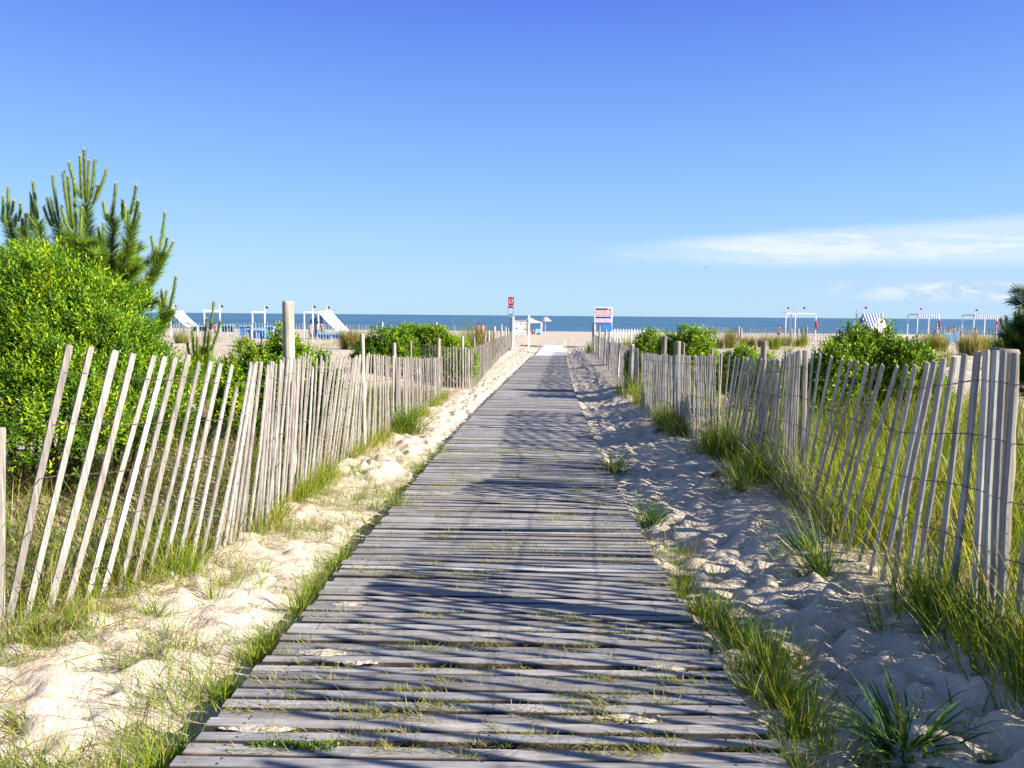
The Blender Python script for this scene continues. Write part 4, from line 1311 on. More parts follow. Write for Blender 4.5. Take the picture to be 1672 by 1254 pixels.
    dclump('tall thin stalks in the middle of the bare dune slope', 1282, 562, 30, 8, 50, (PA, OL))
    dclump('wide olive clump under the left striped canopy', 1520, 534, 37, 46, 800, (OL, (GREEN, 2), RU))
    dclump('tall golden clump between the two striped canopies', 1590, 538, 31, 30, 620, (OL, PA, RU))
    dclump('green clump under the right striped canopy', 1624, 541, 34, 34, 520, (OL, (GREEN, 2)))
    dclump('dry pale clump right of the glossy bush', 1530, 563, 24, 40, 260, (PA, OL))
    dclump('low straw clump at the right end of the glossy bush', 1500, 583, 18, 30, 200, (PA, OL))
    # creeping weeds
    for lb, x, y, n in (('patch of small round leaved weed between the nearest boards, left one', -.80, 2.50, 34), ('patch of small round leaved weed between the nearest boards, right one', -.66, 2.49, 46)):
        m = MB(); zc = float(zw(y))
        p = np.stack([x + rng.normal(0, .04, n), y + rng.normal(0, .010, n), np.full(n, zc - .006)], 1)
        sprigs(m, p, np.array([0, 0, 1.0]) + rng.normal(0, .5, (n, 3)), 5, np.full(n, .018), .016, .011, ((DEEP, 2), (GREEN, 1)))
        tag(m.build('creeping_weed', M_LEAF, origin=np.array([x, y, zc])), lb, 'weed', kind='stuff')


# ------------------------------------------------------------------ small finds on the sand
def build_finds():
    def shadow_strip(label, pts, r, c, name='berm_shadow'):
        mb = MB()
        p = np.array([(x, y, gz(x, y) + h) for x, y, h in pts])
        tube(mb, p, r, 7, c)
        tag(mb.build(name, M_BARK, smooth=True, origin=p[0]), label, 'berm_shadow')
    root = thing('dead_weed', 'dead brown crumpled plant on the left sand below the fence', 'dead plant', (-2.08, 3.38, gz(-2.08, 3.38)))
    mb = MB()
    for _ in range(5):
        a = rng.uniform(0, 6.28)
        tube(mb, [(0, 0, -.01), (math.cos(a) * .03, math.sin(a) * .03, .035), (math.cos(a + .4) * .07, math.sin(a + .4) * .07, .05)], [.005, .004, .002], 5)
    mb.build('stem', M_BARK, root)
    mb = MB(); n = 26
    P = rng.normal(0, .028, (n, 3)); P[:, 2] = np.abs(P[:, 2]) + .02
    leaves(mb, P, nrm(rng.normal(0, 1, (n, 3))), nrm(rng.normal(0, 1, (n, 3))), np.full(n, .05), np.full(n, .032), pick(np.array([(.10, .06, .03), (.16, .10, .05)]), n))
    mb.build('dry_leaves', M_GRASS, root)
    for lb, x, y in (('small heap of brown seaweed in the shade by the right fence', 2.02, 7.35), ('flat brown seaweed wisp near the foot of the right fence', 2.12, 10.9)):
        mb = MB()
        for _ in range(34):
            a = rng.uniform(0, 6.28); q = rng.normal(0, .05, 2); t = np.linspace(0, 1, 5)
            px = x + q[0] + np.cos(a + t) * .09 * t; py = y + q[1] + np.sin(a + t) * .06 * t
            tube(mb, np.stack([px, py, gz0(px, py) + .008 + .035 * rng.random() * np.sin(t * 3.1)], 1), [.005, .006, .005, .004, .002], 4, pick(RUST * .7, 1)[0])
        tag(mb.build('seaweed', M_GRASS, origin=np.array([x, y, gz(x, y)])), lb, 'seaweed', 'seaweed wisps on the right sand')
    for lb, u0, u1, v, Y in (('long dark strip built for the shadow edge of the sand berm left of the mat', 851, 889, 560.3, 62), ('long dark strip built for the shadow edge of the sand berm right of the mat', 921, 961, 560.3, 62)):
        xs = np.linspace(xat(u0, Y), xat(u1, Y), 9)
        shadow_strip(lb, [(x, Y + .3 * math.sin(i), .05) for i, x in enumerate(xs)], np.linspace(.055, .035, 9), (1, 1, 1))  # thin dark tubes stand in for the shadow edge of the sand berm
    # bits of shell, pebble and twig
    mb = MB()
    for _ in range(520):
        left = rng.random() < .6
        y = 2.3 + 7 * rng.random() ** 1.4; x = float(xc(y)) + (rng.uniform(-2.2, -1.06) if left else rng.uniform(1.06, 2.0))
        z = gz(x, y)
        if rng.random() < .45:
            r = rng.uniform(.003, .009); n = 7; a = np.arange(n) * 2 * math.pi / n; th = rng.uniform(0, 6.28)
            rr = r * rng.uniform(.6, 1.2, n)
            V = [(x, y, z + r * .7)] + [(x + q * math.cos(b + th), y + q * .7 * math.sin(b + th), z + .001) for q, b in zip(rr, a)]
            c = [(.62, .58, .52), (.30, .27, .24), (.12, .10, .09), (.50, .38, .28)][rng.integers(4)]
            mb.add(V, [np.array([(0, 1 + i, 1 + (i + 1) % n) for i in range(n)])], c)
        else:
            a = rng.uniform(0, 6.28); L = rng.uniform(.02, .07)
            tube(mb, [(x, y, z + .003), (x + math.cos(a) * L * .5, y + math.sin(a) * L * .5, z + .008), (x + math.cos(a + .3) * L, y + math.sin(a + .3) * L, z + .005)], [.0016, .0018, .001], 4, [(.10, .065, .045), (.20, .13, .08)][rng.integers(2)])
    tag(mb.build('shell_and_twig_bits', M_POST), 'scattered bits of shell and twig on the sand', 'litter', kind='stuff')
    # sand blown over the boards
    for lb, x, y, rx, ry in (('bright heap of blown sand on the left of the boards, farthest', -.86, 3.98, .09, .035), ('wide smear of blown sand on the left of the boards, middle', -.84, 3.32, .11, .04),
                             ('blown sand next to the left boardwalk edge, nearest', -.66, 3.22, .08, .03), ('heap of blown sand on the right of the nearest boards', .46, 2.72, .11, .035), ('thin smear of blown sand on the right boards', .66, 3.18, .08, .02),
                             ('small spill of blown sand in the lower left boards', -.88, 2.62, .12, .025)):
        mb = MB()
        for _ in range(46):
            q = rng.normal(0, .5, 2); n = 9
            cx, cy = x + q[0] * rx, y + q[1] * ry
            r = abs(rng.normal(0, .20)) * rx * math.exp(-np.dot(q, q)) + .003
            a = np.arange(n) * 2 * math.pi / n
            hgt = .0012 + r * .14
            V = [(cx, cy, hgt)]
            for f, z in ((.55, .7), (1.0, 0)):
                rr = r * f * (1 + rng.normal(0, .22, n))
                V += [(cx + p * math.cos(b) * 1.5, cy + p * math.sin(b) * .7, hgt * z - .001 * (z == 0)) for p, b in zip(rr, a)]
            T = np.array([(0, 1 + i, 1 + (i + 1) % n) for i in range(n)])
            Q = np.array([(1 + i, 1 + n + i, 1 + n + (i + 1) % n, 1 + (i + 1) % n) for i in range(n)])
            z0 = float(zw(cy)) + .001
            mb.add(np.array(V) + (0, 0, z0), [T, Q], (0, 0, 0))
        tag(mb.build('blown_sand', M_SAND, smooth=True, origin=np.array([x, y, z0])), lb, 'sand', kind='stuff')


# ------------------------------------------------------------------ signs
SEG = {'1': [((-.34, .72), (0, 1)), ((0, 1), (0, -1)), ((-.34, -1), (.34, -1))], '7': [((-.55, 1), (.55, 1)), ((.55, 1), (-.15, -1))]}


def build_signs():
    Y = 54.0
    def bx(mb, u0, u1, v0, v1, y, th, x0, z0, c=(1, 1, 1), m=0, bev=0.0):
        a, b = xat(u0, y, (v0 + v1) / 2), xat(u1, y, (v0 + v1) / 2); t, q = zat((u0 + u1) / 2, v0, y), zat((u0 + u1) / 2, v1, y)
        box(mb, ((a + b) / 2 - x0, y - Y, (t + q) / 2 - z0), (b - a, th, t - q), 0, c, m, 0, bev)
        return (a + b) / 2 - x0, (t + q) / 2 - z0, b - a, t - q
    x0 = xat(833.8, Y); z0 = gz(x0, Y)
    root = thing('beach_number_sign', 'red number 17 sign plate high on a grey wooden pole', 'sign', (x0, Y, z0))
    mb = MB(); zt = zat(833.8, 486, Y)
    box(mb, (0, .07, (zt - z0) / 2 - .1), (.11, .09, zt - z0 + .2), 0, (.40, .36, .31), bev=.01)
    mb.build('pole', M_POST, root)
    mb = MB(); cx, cz, w, h = bx(mb, 829.8, 839.0, 485, 499.2, Y, .03, x0, z0, bev=.006)
    plate = mb.build('number_plate', M_RED, root)
    mb = MB()
    for ch, ox in (('1', -.27), ('7', .24)):
        for (a, b), (c, d) in SEG[ch]:
            p0 = np.array([cx + (ox + a * .26) * w * .78, cz + b * h * .23]); p1 = np.array([cx + (ox + c * .26) * w * .78, cz + d * h * .23])
            m = (p0 + p1) / 2; L = np.linalg.norm(p1 - p0); ang = math.atan2(p1[1] - p0[1], p1[0] - p0[0])
            box(mb, (m[0], -.0185, m[1]), (L + .025, .004, .038), 0, ry=-ang)
    mb.build('number', M_WHITE, plate)
    mb = MB(); cx, cz, w, h = bx(mb, 829.2, 838.4, 500.4, 513.6, Y, .03, x0, z0, bev=.006)
    pl = mb.build('notice_plate', plain('pale_blue_plate', (.33, .47, .68), .5, var=.06), root)
    mb = MB(); box(mb, (cx, -.017, cz + h * .40), (w * .96, .003, h * .18))
    for sx in (-1, 1): box(mb, (cx + sx * w * .46, -.017, cz - h * .1), (w * .05, .003, h * .76))
    box(mb, (cx, -.017, cz - h * .46), (w * .96, .003, h * .05))
    mb.build('printed_border', M_DARK, pl)
    mb = MB()
    for a in np.linspace(-2.6, .2, 7): box(mb, (cx + math.cos(a) * w * .22, -.017, cz - h * .08 + math.sin(a) * h * .2), (.045, .003, .045), ry=a)
    box(mb, (cx - w * .05, -.0172, cz + h * .1), (w * .12, .003, h * .24)); box(mb, (cx + w * .18, -.0172, cz + h * .16), (w * .1, .003, h * .12))
    mb.build('printed_emblem', M_WHITE, pl)

    x0 = xat(851, Y); z0 = gz(x0, Y)
    root = thing('notice_board', 'white notice board with small coloured pictures between two white posts', 'sign', (x0, Y, z0))
    for u, vt, w in ((838.4, 516.5, .13), (864.0, 515, .12)):
        mb = MB(); zt = zat(u, vt, Y); xx = xat(u, Y) - x0
        box(mb, (xx, 0, (zt - z0) / 2 - .1), (w, w, zt - z0 + .2), bev=.012)
        mb.build('post', M_WHITE, root)
    mb = MB(); cx, cz, w, h = bx(mb, 840.2, 862.8, 522.4, 546.5, Y, .04, x0, z0, bev=.006)
    bd = mb.build('board', M_WHITE, root)
    mb = MB(); box(mb, (cx, -.02, cz + h / 2 + .02), (w, .08, .035), bev=.005); mb.build('top_rail', plain('brown_rail', (.22, .16, .13), .7), bd)
    def marks(name, mat, L, par=bd):
        mb = MB()
        for fx, fz, fw, fh in L: box(mb, (cx + fx * w, -.0225, cz + fz * h), (fw * w, .004, fh * h))
        return mb.build(name, mat, par)
    rw = np.random.default_rng(5)
    head = []; x = -.44
    while x < .42:
        l = rw.uniform(.03, .075); head.append((x + l / 2, .40 + rw.uniform(-.012, .012), l, .045)); x += l + .018 + (.04 if rw.random() < .2 else 0)
    marks('heading', M_DARK, head)
    marks('picture', plain('grey_print', (.20, .24, .30), .7), [(-.38, .24, .14, .07), (-.05, .25, .10, .10), (-.40, -.08, .12, .10), (-.28, -.12, .12, .07), (-.33, -.02, .16, .03)])
    marks('picture', plain('orange_print', (.62, .22, .05), .7), [(.30, .22, .08, .10), (.30, .12, .05, .08), (.30, -.14, .26, .10), (.29, -.04, .2, .03)])
    marks('caption', plain('brown_print', (.28, .16, .10), .7), [(0.02, -.17, .16, .03), (-.26, -.38, .05, .07), (-.10, -.40, .05, .07), (.06, -.38, .05, .06), (.2, -.40, .05, .07), (-.38, -.30, .08, .03)])

    Y2 = 50.0
    x0 = xat(985, Y2); z0 = gz(x0, Y2)
    root = thing('sign_board', 'white sign board with red lines and a dark blue bar above a blue panel', 'sign', (x0, Y2, z0))
    def rect(u0, u1, v0, v1, th=.04):
        a, b = xat(u0, Y2, 515), xat(u1, Y2, 515); t, q = zat((u0 + u1) / 2, v0, Y2), zat((u0 + u1) / 2, v1, Y2)
        return ((a + b) / 2 - x0, 0, (t + q) / 2 - z0), (b - a, th, t - q)
    mb = MB(); c, s = rect(970.5, 999.7, 501.5, 528.5); box(mb, c, s, bev=.008); bd = mb.build('board', plain('sign_white', (.70, .66, .72), .5, var=.04), root)
    cx, cz, w, h = c[0], c[2], s[0], s[2]
    t_ = []
    x = -.44
    while x < .14: l = rw.uniform(.035, .06); t_.append((x + l / 2, .37, l, .13)); x += l + .016
    marks('heading', M_DARK, t_ + [(.40, .39, .10, .05), (.38, .31, .06, .06), (.30, .35, .03, .10)], bd)
    mb = MB()
    for sx in (-1, 1): box(mb, (cx + .19 * w + sx * .028 * w, -.0225, cz + .38 * h), (.075 * w, .004, .075 * h), ry=sx * R(45) + R(90))
    box(mb, (cx + .19 * w, -.0222, cz + .385 * h), (.08 * w, .004, .07 * h)); mb.build('heart', plain('navy_print', (.02, .03, .22), .6), bd)
    red = [(0, .225, .94, .155)]
    marks('red_band', plain('pink_print', (.72, .26, .27), .6), [(-.0, .165, .94, .22)], bd)
    mb = MB()
    for zz in (.215, .12):
        x = -.42
        while x < .42: l = rw.uniform(.03, .08); box(mb, (cx + (x + l / 2) * w, -.0255, cz + zz * h), (l * w, .004, .055 * h)); x += l + .02
    mb.build('red_lettering', plain('white_print', (.80, .66, .66), .6), bd)
    navy = plain('navy_bar', (.025, .03, .26), .5)
    tx = []
    x = -.44
    while x < .42: l = rw.uniform(.03, .07); tx.append((x + l / 2, .0, l, .035)); x += l + .025
    marks('small_lettering', plain('purple_print', (.14, .08, .25), .6), tx, bd)
    marks('blue_bar', navy, [(0, -.125, .86, .105), (0, -.46, .96, .05)], bd)
    marks('lettering', plain('lilac_print', (.42, .34, .58), .6), [(-.3, -.24, .26, .03), (.05, -.25, .3, .03), (.34, -.23, .14, .03), (-.2, -.31, .4, .03), (.2, -.33, .3, .04), (0, -.39, .8, .03)], bd)
    mb = MB(); c, s = rect(984.5, 999.8, 530.5, 540, .03); box(mb, (c[0], .03, c[2]), s, bev=.006); mb.build('lower_panel', plain('bright_blue', (.04, .23, .66), .5, var=.1), root)
    for u in (972, 999):
        mb = MB(); zt = zat(u, 503, Y2); box(mb, (xat(u, Y2) - x0, .07, (zt - z0) / 2 - .1), (.09, .07, zt - z0 + .2), 0, (.55, .52, .48), bev=.008); mb.build('leg', M_WHITE, root)


# ------------------------------------------------------------------ people
def person(label, x, y, rz, shirt, shorts, hair, skin=(.46, .27, .18), pose='stand', height=1.70, group='people on the beach', bare=False):
    g = gz(x, y)
    root = thing('person', label, 'person', (x, y, g), rz, group)
    k = height / 1.70
    up = {'stand': 0.0, 'stoop': .75, 'sit': .1}[pose]
    hip = np.array([0, 0, .92]) if pose != 'sit' else np.array([0, .1, .30])
    ca, sa = math.cos(up), math.sin(up)
    def T(px, py, pz):      # point of the upper body, bent forward (towards -y) at the hip
        return hip + np.array([px, py * ca - pz * sa, pz * ca + py * sa])
    V = []; Rr = []; Ed = []
    def v(p, r): V.append(np.array(p, float)); Rr.append(r); return len(V) - 1
    def e(a, b): Ed.append((a, b)); return b
    pel = v(hip, .135)
    wst = e(pel, v(T(0, 0, .20), .120)); ch = e(wst, v(T(0, .0, .40), .140)); nk = e(ch, v(T(0, .0, .55), .055)); hb = e(nk, v(T(0, -.015, .635), .078)); ht = e(hb, v(T(0, -.005, .76), .082))
    e(hb, v(T(0, -.095, .66), .020))
    for sx in (-1, 1):
        sh = e(ch, v(T(sx * .17, 0, .47), .058))
        if pose == 'sit': el = (sx * .26, -.12, .26); wr = (sx * .20, -.34, .16)
        elif pose == 'stoop': el = (sx * .20, -.22, .34); wr = (sx * .14, -.42, .22)
        else: el = (sx * .235, .03, .21); wr = (sx * .225, -.09, -.01)
        a = e(sh, v(T(*el), .040)); w_ = e(a, v(T(*wr), .027))
        d = nrm(T(*wr) - T(*el)); side = np.array([1.0, 0, 0])
        pm = e(w_, v(T(*wr) + d * .07, .026))
        for q in range(4):
            off = side * (q - 1.5) * .019
            e(e(pm, v(T(*wr) + d * (.105 - abs(q - 1.4) * .006) + off, .009)), v(T(*wr) + d * (.155 - abs(q - 1.3) * .012) + off + np.array([0, -.012, 0]), .0075))
        e(w_, v(T(*wr) + d * .06 - side * sx * .045, .010))
        if pose == 'sit': kn = np.array([sx * .13, -.38, .46]); an = np.array([sx * .14, -.62, .09])
        else: kn = np.array([sx * .105, -.02 + .03 * sx, .49]); an = np.array([sx * .115, .02 + .04 * sx, .085])
        hp = e(pel, v(hip + np.array([sx * .09, 0, -.06]), .092)); kk = e(hp, v(kn, .058)); aa = e(kk, v(an, .040)); e(aa, v(an + np.array([sx * .02, -.14, -.05]), .034))
    me = bpy.data.meshes.new('body')
    me.from_pydata([tuple(p * k) for p in V], Ed, [])
    o = bpy.data.objects.new('body', me)
    link(o, root)
    sk = o.modifiers.new('skin', 'SKIN'); sk.use_smooth_shade = True
    for i, r in enumerate(Rr): me.skin_vertices[0].data[i].radius = (r * k, r * k)
    me.skin_vertices[0].data[0].use_root = True
    o.modifiers.new('sub', 'SUBSURF').levels = 1
    o.modifiers['sub'].render_levels = 1
    me.materials.append(plain('skin', skin, .6, var=.05))
    def wrap(name, pts, r, c, sides=10):
        mb = MB(); tube(mb, np.array(pts) * k, np.array(r) * k, sides); ob = mb.build(name, plain(name, c, .8, var=.1), root, smooth=True); return ob
    if not bare: 
        wrap('shirt', [T(0, 0, .02), T(0, 0, .2), T(0, 0, .40), T(0, 0, .50), T(0, 0, .54)], [.150, .145, .165, .12, .07], shirt)
    wrap('shorts', [hip + (0, 0, -.30), hip + (0, 0, -.12), hip + (0, 0, .05)] if pose != 'sit' else [hip + (0, -.2, .06), hip + (0, -.05, .02), hip + (0, .05, .04)], [.19, .175, .150], shorts)
    wrap('hair', [T(0, .03, .68), T(0, .02, .745), T(0, .015, .80), T(0, .01, .845), T(0, .01, .862)], [.080, .095, .090, .058, .015], hair)
    return root


def build_people():
    dk = (.025, .018, .015)
    def at(u, Y): return xat(u, Y), Y
    x, y = at(507.5, 76); person('person in a pale shirt standing at the left under the white awning frame', x, y, 2.6, (.60, .58, .50), (.45, .40, .34), dk)
    x, y = at(519.0, 77); person('person in a grey shirt at the centre of the group under the white awning', x, y, 3.0, (.45, .47, .52), (.1, .12, .2), dk)
    x, y = at(524.6, 77.6); person('person in dark clothes at the right of the group under the white awning', x, y, 3.4, (.06, .06, .10), (.05, .05, .08), dk)
    x, y = at(780.5, 78); person('bare backed bather on the left of the pair behind the reddish grass', x, y, 3.0, (.5, .1, .1), (.30, .02, .03), (.05, .02, .015), (.50, .24, .16), bare=True)
    x, y = at(787.5, 78.5); person('pink shouldered bather on the right of the pair behind the reddish grass', x, y, 3.3, (.60, .25, .24), (.30, .05, .06), (.12, .06, .03), (.52, .26, .18))
    x, y = at(1272.5, 90); person('dark haired person showing over the dune left of the white frame', x, y, .6, (.32, .05, .04), (.1, .08, .08), dk)
    x, y = at(1525.5, 95); person('person stooping under the left striped canopy', x, y, 1.7, (.08, .10, .22), (.08, .08, .12), dk, pose='stoop')
    x, y = at(1550.0, 92); person('person in a pink top beside the blue canvas on the right beach', x, y, 2.8, (.62, .20, .24), (.12, .12, .14), dk)
    x, y = at(1557.5, 91); person('person in pink shorts beside the one in the pink top', x, y, 3.5, (.16, .10, .09), (.68, .22, .28), dk, height=1.78)
    x, y = at(1593.5, 88); person('tan bather standing near the post of the right striped canopy', x, y, 3.0, (.5, .3, .2), (.40, .22, .14), (.10, .05, .03), (.50, .28, .19), bare=True, height=1.6)
    x, y = at(1570.5, 84); person('fair haired person seated low by the blue canvas on the right beach', x, y, 2.9, (.60, .55, .48), (.5, .46, .4), (.10, .07, .05), pose='stand', height=1.28)
    x, y = at(351.5, 80); person('person in a red top behind the left dune fence', x, y, 2.9, (.50, .03, .04), (.1, .1, .12), dk, pose='stand', height=1.5)
    x, y = at(869.8, 133); person('person seated in the shade of the white beach canopy', x, y, 3.14, (.30, .10, .07), (.14, .05, .04), dk, pose='sit', height=1.75)


# ------------------------------------------------------------------ beach furniture
def flag(root, x, y, z, c, s=1.0):
    mb = MB()
    n = 7
    t = np.linspace(0, 1, n)
    top = np.stack([x + t * .42 * s, y + .05 * np.sin(t * 5), z - t * .18 * s], 1); bot = np.stack([x + t * .42 * s, y + .05 * np.sin(t * 5 + .3), z - .34 * s - t * .02 * s + t * .16 * s * 0], 1)
    V = np.concatenate([top, bot, top + (0, .012, 0), bot + (0, .012, 0)])
    i = np.arange(n - 1)
    mb.add(V, [np.stack([i, i + 1, n + i + 1, n + i], 1), np.stack([2 * n + i, 3 * n + i, 3 * n + i + 1, 2 * n + i + 1], 1), np.stack([i, 2 * n + i, 2 * n + i + 1, i + 1], 1), np.stack([n + i, n + i + 1, 3 * n + i + 1, 3 * n + i], 1)])
    mb.build('flag', c, root, smooth=False)


def post_box(root, x, y, z0, z1, w=.13, mat=None, name='post'):
    mb = MB(); box(mb, (x, y, (z0 + z1) / 2), (w, w, z1 - z0), bev=.012); return mb.build(name, mat or M_WHITE, root)


def beam(root, a, b, w=.14, h=.2, mat=None, name='beam'):
    mb = MB()
    a = np.array(a, float); b = np.array(b, float); d = b - a; L = np.linalg.norm(d)
    rz = math.atan2(d[1], d[0]); ry = -math.atan2(d[2], math.hypot(d[0], d[1]))
    box(mb, (a + b) / 2, (L, w, h), rz, ry=ry, bev=.012)
    return mb.build(name, mat or M_WHITE, root)


M_FLAG = {}


def build_beach():
    fred = plain('flag_red', (.42, .05, .07), .8); fblue = plain('flag_navy', (.06, .07, .16), .8)
    bstripe = striped('blue_stripe', (.05, .11, .36), (.74, .74, .76), .11)
    # simple goal shaped frames on the left beach
    def goal(label, u0, u1, vt, Y, flag_u, vf, fc, depth=1.9):
        x0, x1 = xat(u0, Y), xat(u1, Y); g = gz((x0 + x1) / 2, Y); zt = zat((u0 + u1) / 2, vt, Y) - g
        root = thing('shade_frame', label, 'beach frame', (x0, Y, g), 0, 'white shade frames on the beach')
        W = x1 - x0
        for px in (0, W):
            for py in (0,):
                post_box(root, px, py, -.2, zt, .11)
        beam(root, (-.1, 0, zt - .06), (W + .1, 0, zt - .06), .14, .22)
        fx = xat(flag_u, Y) - x0; fz = zat(flag_u, vf, Y) - g
        mb = MB(); tube(mb, [(fx, 0, zt - .3), (fx, 0, fz)], .03, 6); mb.build('flag_pole', M_WHITE, root)
        flag(root, fx, 0, fz, fc, .9)
        return root
    goal('white goal shaped frame nearest the young pine on the left beach', 334, 359.5, 507, 84, 360, 497, fblue)
    goal('white goal shaped frame left of the tall round post', 412.5, 432.5, 509, 84, 433, 499, fblue)
    # tents with sloping white canvas on the left beach
    def sloped(name, label, u_top0, u_top1, v_top, u_bot, v_bot, Y, poles, back=2.2, group='canvas shelters on the beach', body=M_CANVAS):
        xa, xb = xat(u_top0, Y), xat(u_top1, Y); g = gz(xa, Y); zt = zat(u_top0, v_top, Y) - g; xe = xat(u_bot, Y) - xa; zb = max(zat(u_bot, v_bot, Y) - g, .12); W = xb - xa
        root = thing(name, label, 'shelter', (xa, Y, g), 0, group)
        mb = MB(); n = 8
        t = np.linspace(0, 1, n)[:, None]
        sag = np.c_[t * 0, t * 0, -.08 * np.sin(t * math.pi)]
        A = np.array([0, 0, zt]) + (np.array([xe - W * .9, -.2, zb]) - np.array([0, 0, zt])) * t + sag
        B = np.array([W, back, zt + .05]) + (np.array([xe, back, zb]) - np.array([W, back, zt + .05])) * t + sag
        V = np.concatenate([A, B, A - (0, 0, .02), B - (0, 0, .02)]); i = np.arange(n - 1)
        mb.add(V, [np.stack([i, i + 1, n + i + 1, n + i], 1), np.stack([2 * n + i, 3 * n + i, 3 * n + i + 1, 2 * n + i + 1], 1), np.array([[0, n, 3 * n, 2 * n], [n - 1, 3 * n - 1, 4 * n - 1, 2 * n - 1]])])
        mb.build('awning', body, root, smooth=True)
        mb = MB()
        for f in (.25, .5, .75):
            Pm = A * (1 - f) + B * f + (0, -.01, .03)
            tube(mb, Pm, .03, 5)
        mb.build('seam', plain('grey_seam', (.42, .42, .43), .8), root)
        for px, py in ((0, 0), (W, back), (0, back)): post_box(root, px, py, -.2, zt + .02, .12)
        beam(root, (0, 0, zt + .02), (W, back, zt + .07), .12, .12)
        for u, v, c in poles:
            fx = xat(u, Y) - xa; fz = zat(u, v, Y) - g
            mb = MB(); tube(mb, [(fx, .02, zt - .1), (fx, .02, fz)], .03, 6); mb.build('flag_pole', M_WHITE, root)
            flag(root, fx, .02, fz, c, .8)
        return root, W, zt, xa, g
    sloped('canvas_tent', 'white sloping tent cut off by the pine at far left', 279, 285.5, 509, 312, 534, 84, [(284.5, 497, fred)])
    r, W, zt, xa, g = sloped('canvas_tent', 'white awning sloping right over the group of people on the left beach', 520, 534, 509.5, 563, 540, 78, [(511, 498, fblue), (534, 499, fred)])
    x1 = xat(497, 78) - xa
    beam(r, (x1, 0, zt - .03), (0, 0, zt - .03), .12, .14)
    for u in (497, 511): post_box(r, xat(u, 78) - xa, 0, -.2, zt, .10)
    # a dim blue cloth hung behind
    mb = MB(); box(mb, ((x1) / 2, 2.0, zt * .45), (abs(x1) * .9, .02, zt * .8)); mb.build('back_cloth', plain('slate_cloth', (.10, .22, .40), .85), r)
    # blue canvas windbreaks with turquoise rails
    def windbreak(label, u0, u1, v, Y, h, lower=True, mat=M_BLUE):
        x0, x1 = xat(u0, Y), xat(u1, Y); g = gz((x0 + x1) / 2, Y); zt = zat((u0 + u1) / 2, v, Y) - g
        root = thing('windbreak', label, 'windbreak', (x0, Y, g), 0, 'windbreaks on the left beach')
        W = x1 - x0
        beam(root, (-.05, 0, zt), (W + .05, 0, zt + rng.normal(0, .04)), .25, .12, M_TURQ, 'rail')
        k = max(2, int(W / 1.2))
        for i in range(k + 1): post_box(root, W * i / k, .02, -.1, zt - .06, .07, M_TURQ)
        mb = MB(); n = 14; t = np.linspace(0, 1, n)
        f = np.stack([t * W, .05 + .04 * np.sin(t * 20), t * 0 + zt - .09], 1); b = f.copy(); b[:, 2] = max(zt - h, .05)
        V = np.concatenate([f, b, f + (0, .015, 0), b + (0, .015, 0)]); i = np.arange(n - 1)
        mb.add(V, [np.stack([i, i + 1, n + i + 1, n + i], 1), np.stack([2 * n + i, 3 * n + i, 3 * n + i + 1, 2 * n + i + 1], 1)])
        mb.build('cloth', mat, root, smooth=True)
    dkb = plain('shade_cloth', (.05, .07, .10), .9)
    windbreak('turquoise railed windbreak nearest the far left tent', 313, 336, 532, 74, .5, mat=dkb)
    windbreak('turquoise railed windbreak between the two white goal frames, left', 361, 382, 531.5, 74, .6, mat=dkb)
    windbreak('turquoise railed windbreak between the two white goal frames, right', 391, 410, 532, 73, .9)
    windbreak('turquoise railed blue windbreak left of the tall round post', 434, 474, 533, 72, 1.2)
    windbreak('broad blue canvas screen behind the slat fence by the white awning', 519, 561, 544, 50, .95)
    windbreak('blue canvas screen beside the white goal frame post', 404, 432, 537.5, 56, .9)
    # small white canopy roof
    x, y = xat(462, 70), 70.0; g = gz(x, y); zt = zat(462, 530, y) - g
    root = thing('beach_canopy', 'small white peaked canopy just left of the tall round post', 'canopy', (x, y, g), 0, 'white canopies on the beach')
    mb = MB(); mb.add([(-.75, -.6, zt - .25), (.75, -.6, zt - .25), (.75, .6, zt - .25), (-.75, .6, zt - .25), (0, 0, zt), (-.75, -.6, zt - .4), (.75, -.6, zt - .4), (.75, .6, zt - .4), (-.75, .6, zt - .4)],
                      [np.array([(0, 1, 4), (1, 2, 4), (2, 3, 4), (3, 0, 4)]), np.array([(5, 6, 1, 0), (6, 7, 2, 1), (7, 8, 3, 2), (8, 5, 0, 3)])])
    mb.build('roof', M_CANVAS, root)
    for sx in (-.72, .72):
        for sy in (-.57, .57): post_box(root, sx, sy, -.1, zt - .27, .06, name='leg')
    # big white canopy and parasol on the open beach
    Y = 134.0
    x0, x1 = xat(846, Y), xat(884.5, Y); xm = (x0 + x1) / 2; g = gz(xm, Y); hw = (x1 - x0) / 2
    ze, zp = zat(866, 526, Y) - g, zat(866, 518.5, Y) - g
    root = thing('beach_canopy', 'large white canopy shading people on the open beach by the notice board', 'canopy', (xm, Y, g), 0, 'white canopies on the beach')
    mb = MB(); n = 9; a = np.linspace(-1, 1, n)
    gx, gy = np.meshgrid(a, a, indexing='ij')
    m = np.maximum(abs(gx), abs(gy))
    gzz = ze + (zp - ze) * (1 - m) ** 1.35 - .14 * (m > .99) * (1 - (gx * gy) ** 2)
    V = np.stack([gx * hw, gy * hw * .9, gzz], -1).reshape(-1, 3)
    i = np.arange(n - 1)[:, None] * n; j = np.arange(n - 1)[None, :]
    mb.add(np.concatenate([V, V - (0, 0, .03)]), [np.stack([i + j, i + n + j, i + n + j + 1, i + j + 1], -1).reshape(-1, 4), (np.stack([i + j, i + j + 1, i + n + j + 1, i + n + j], -1).reshape(-1, 4) + n * n)])
    mb.build('roof', M_CANVAS, root, smooth=True)
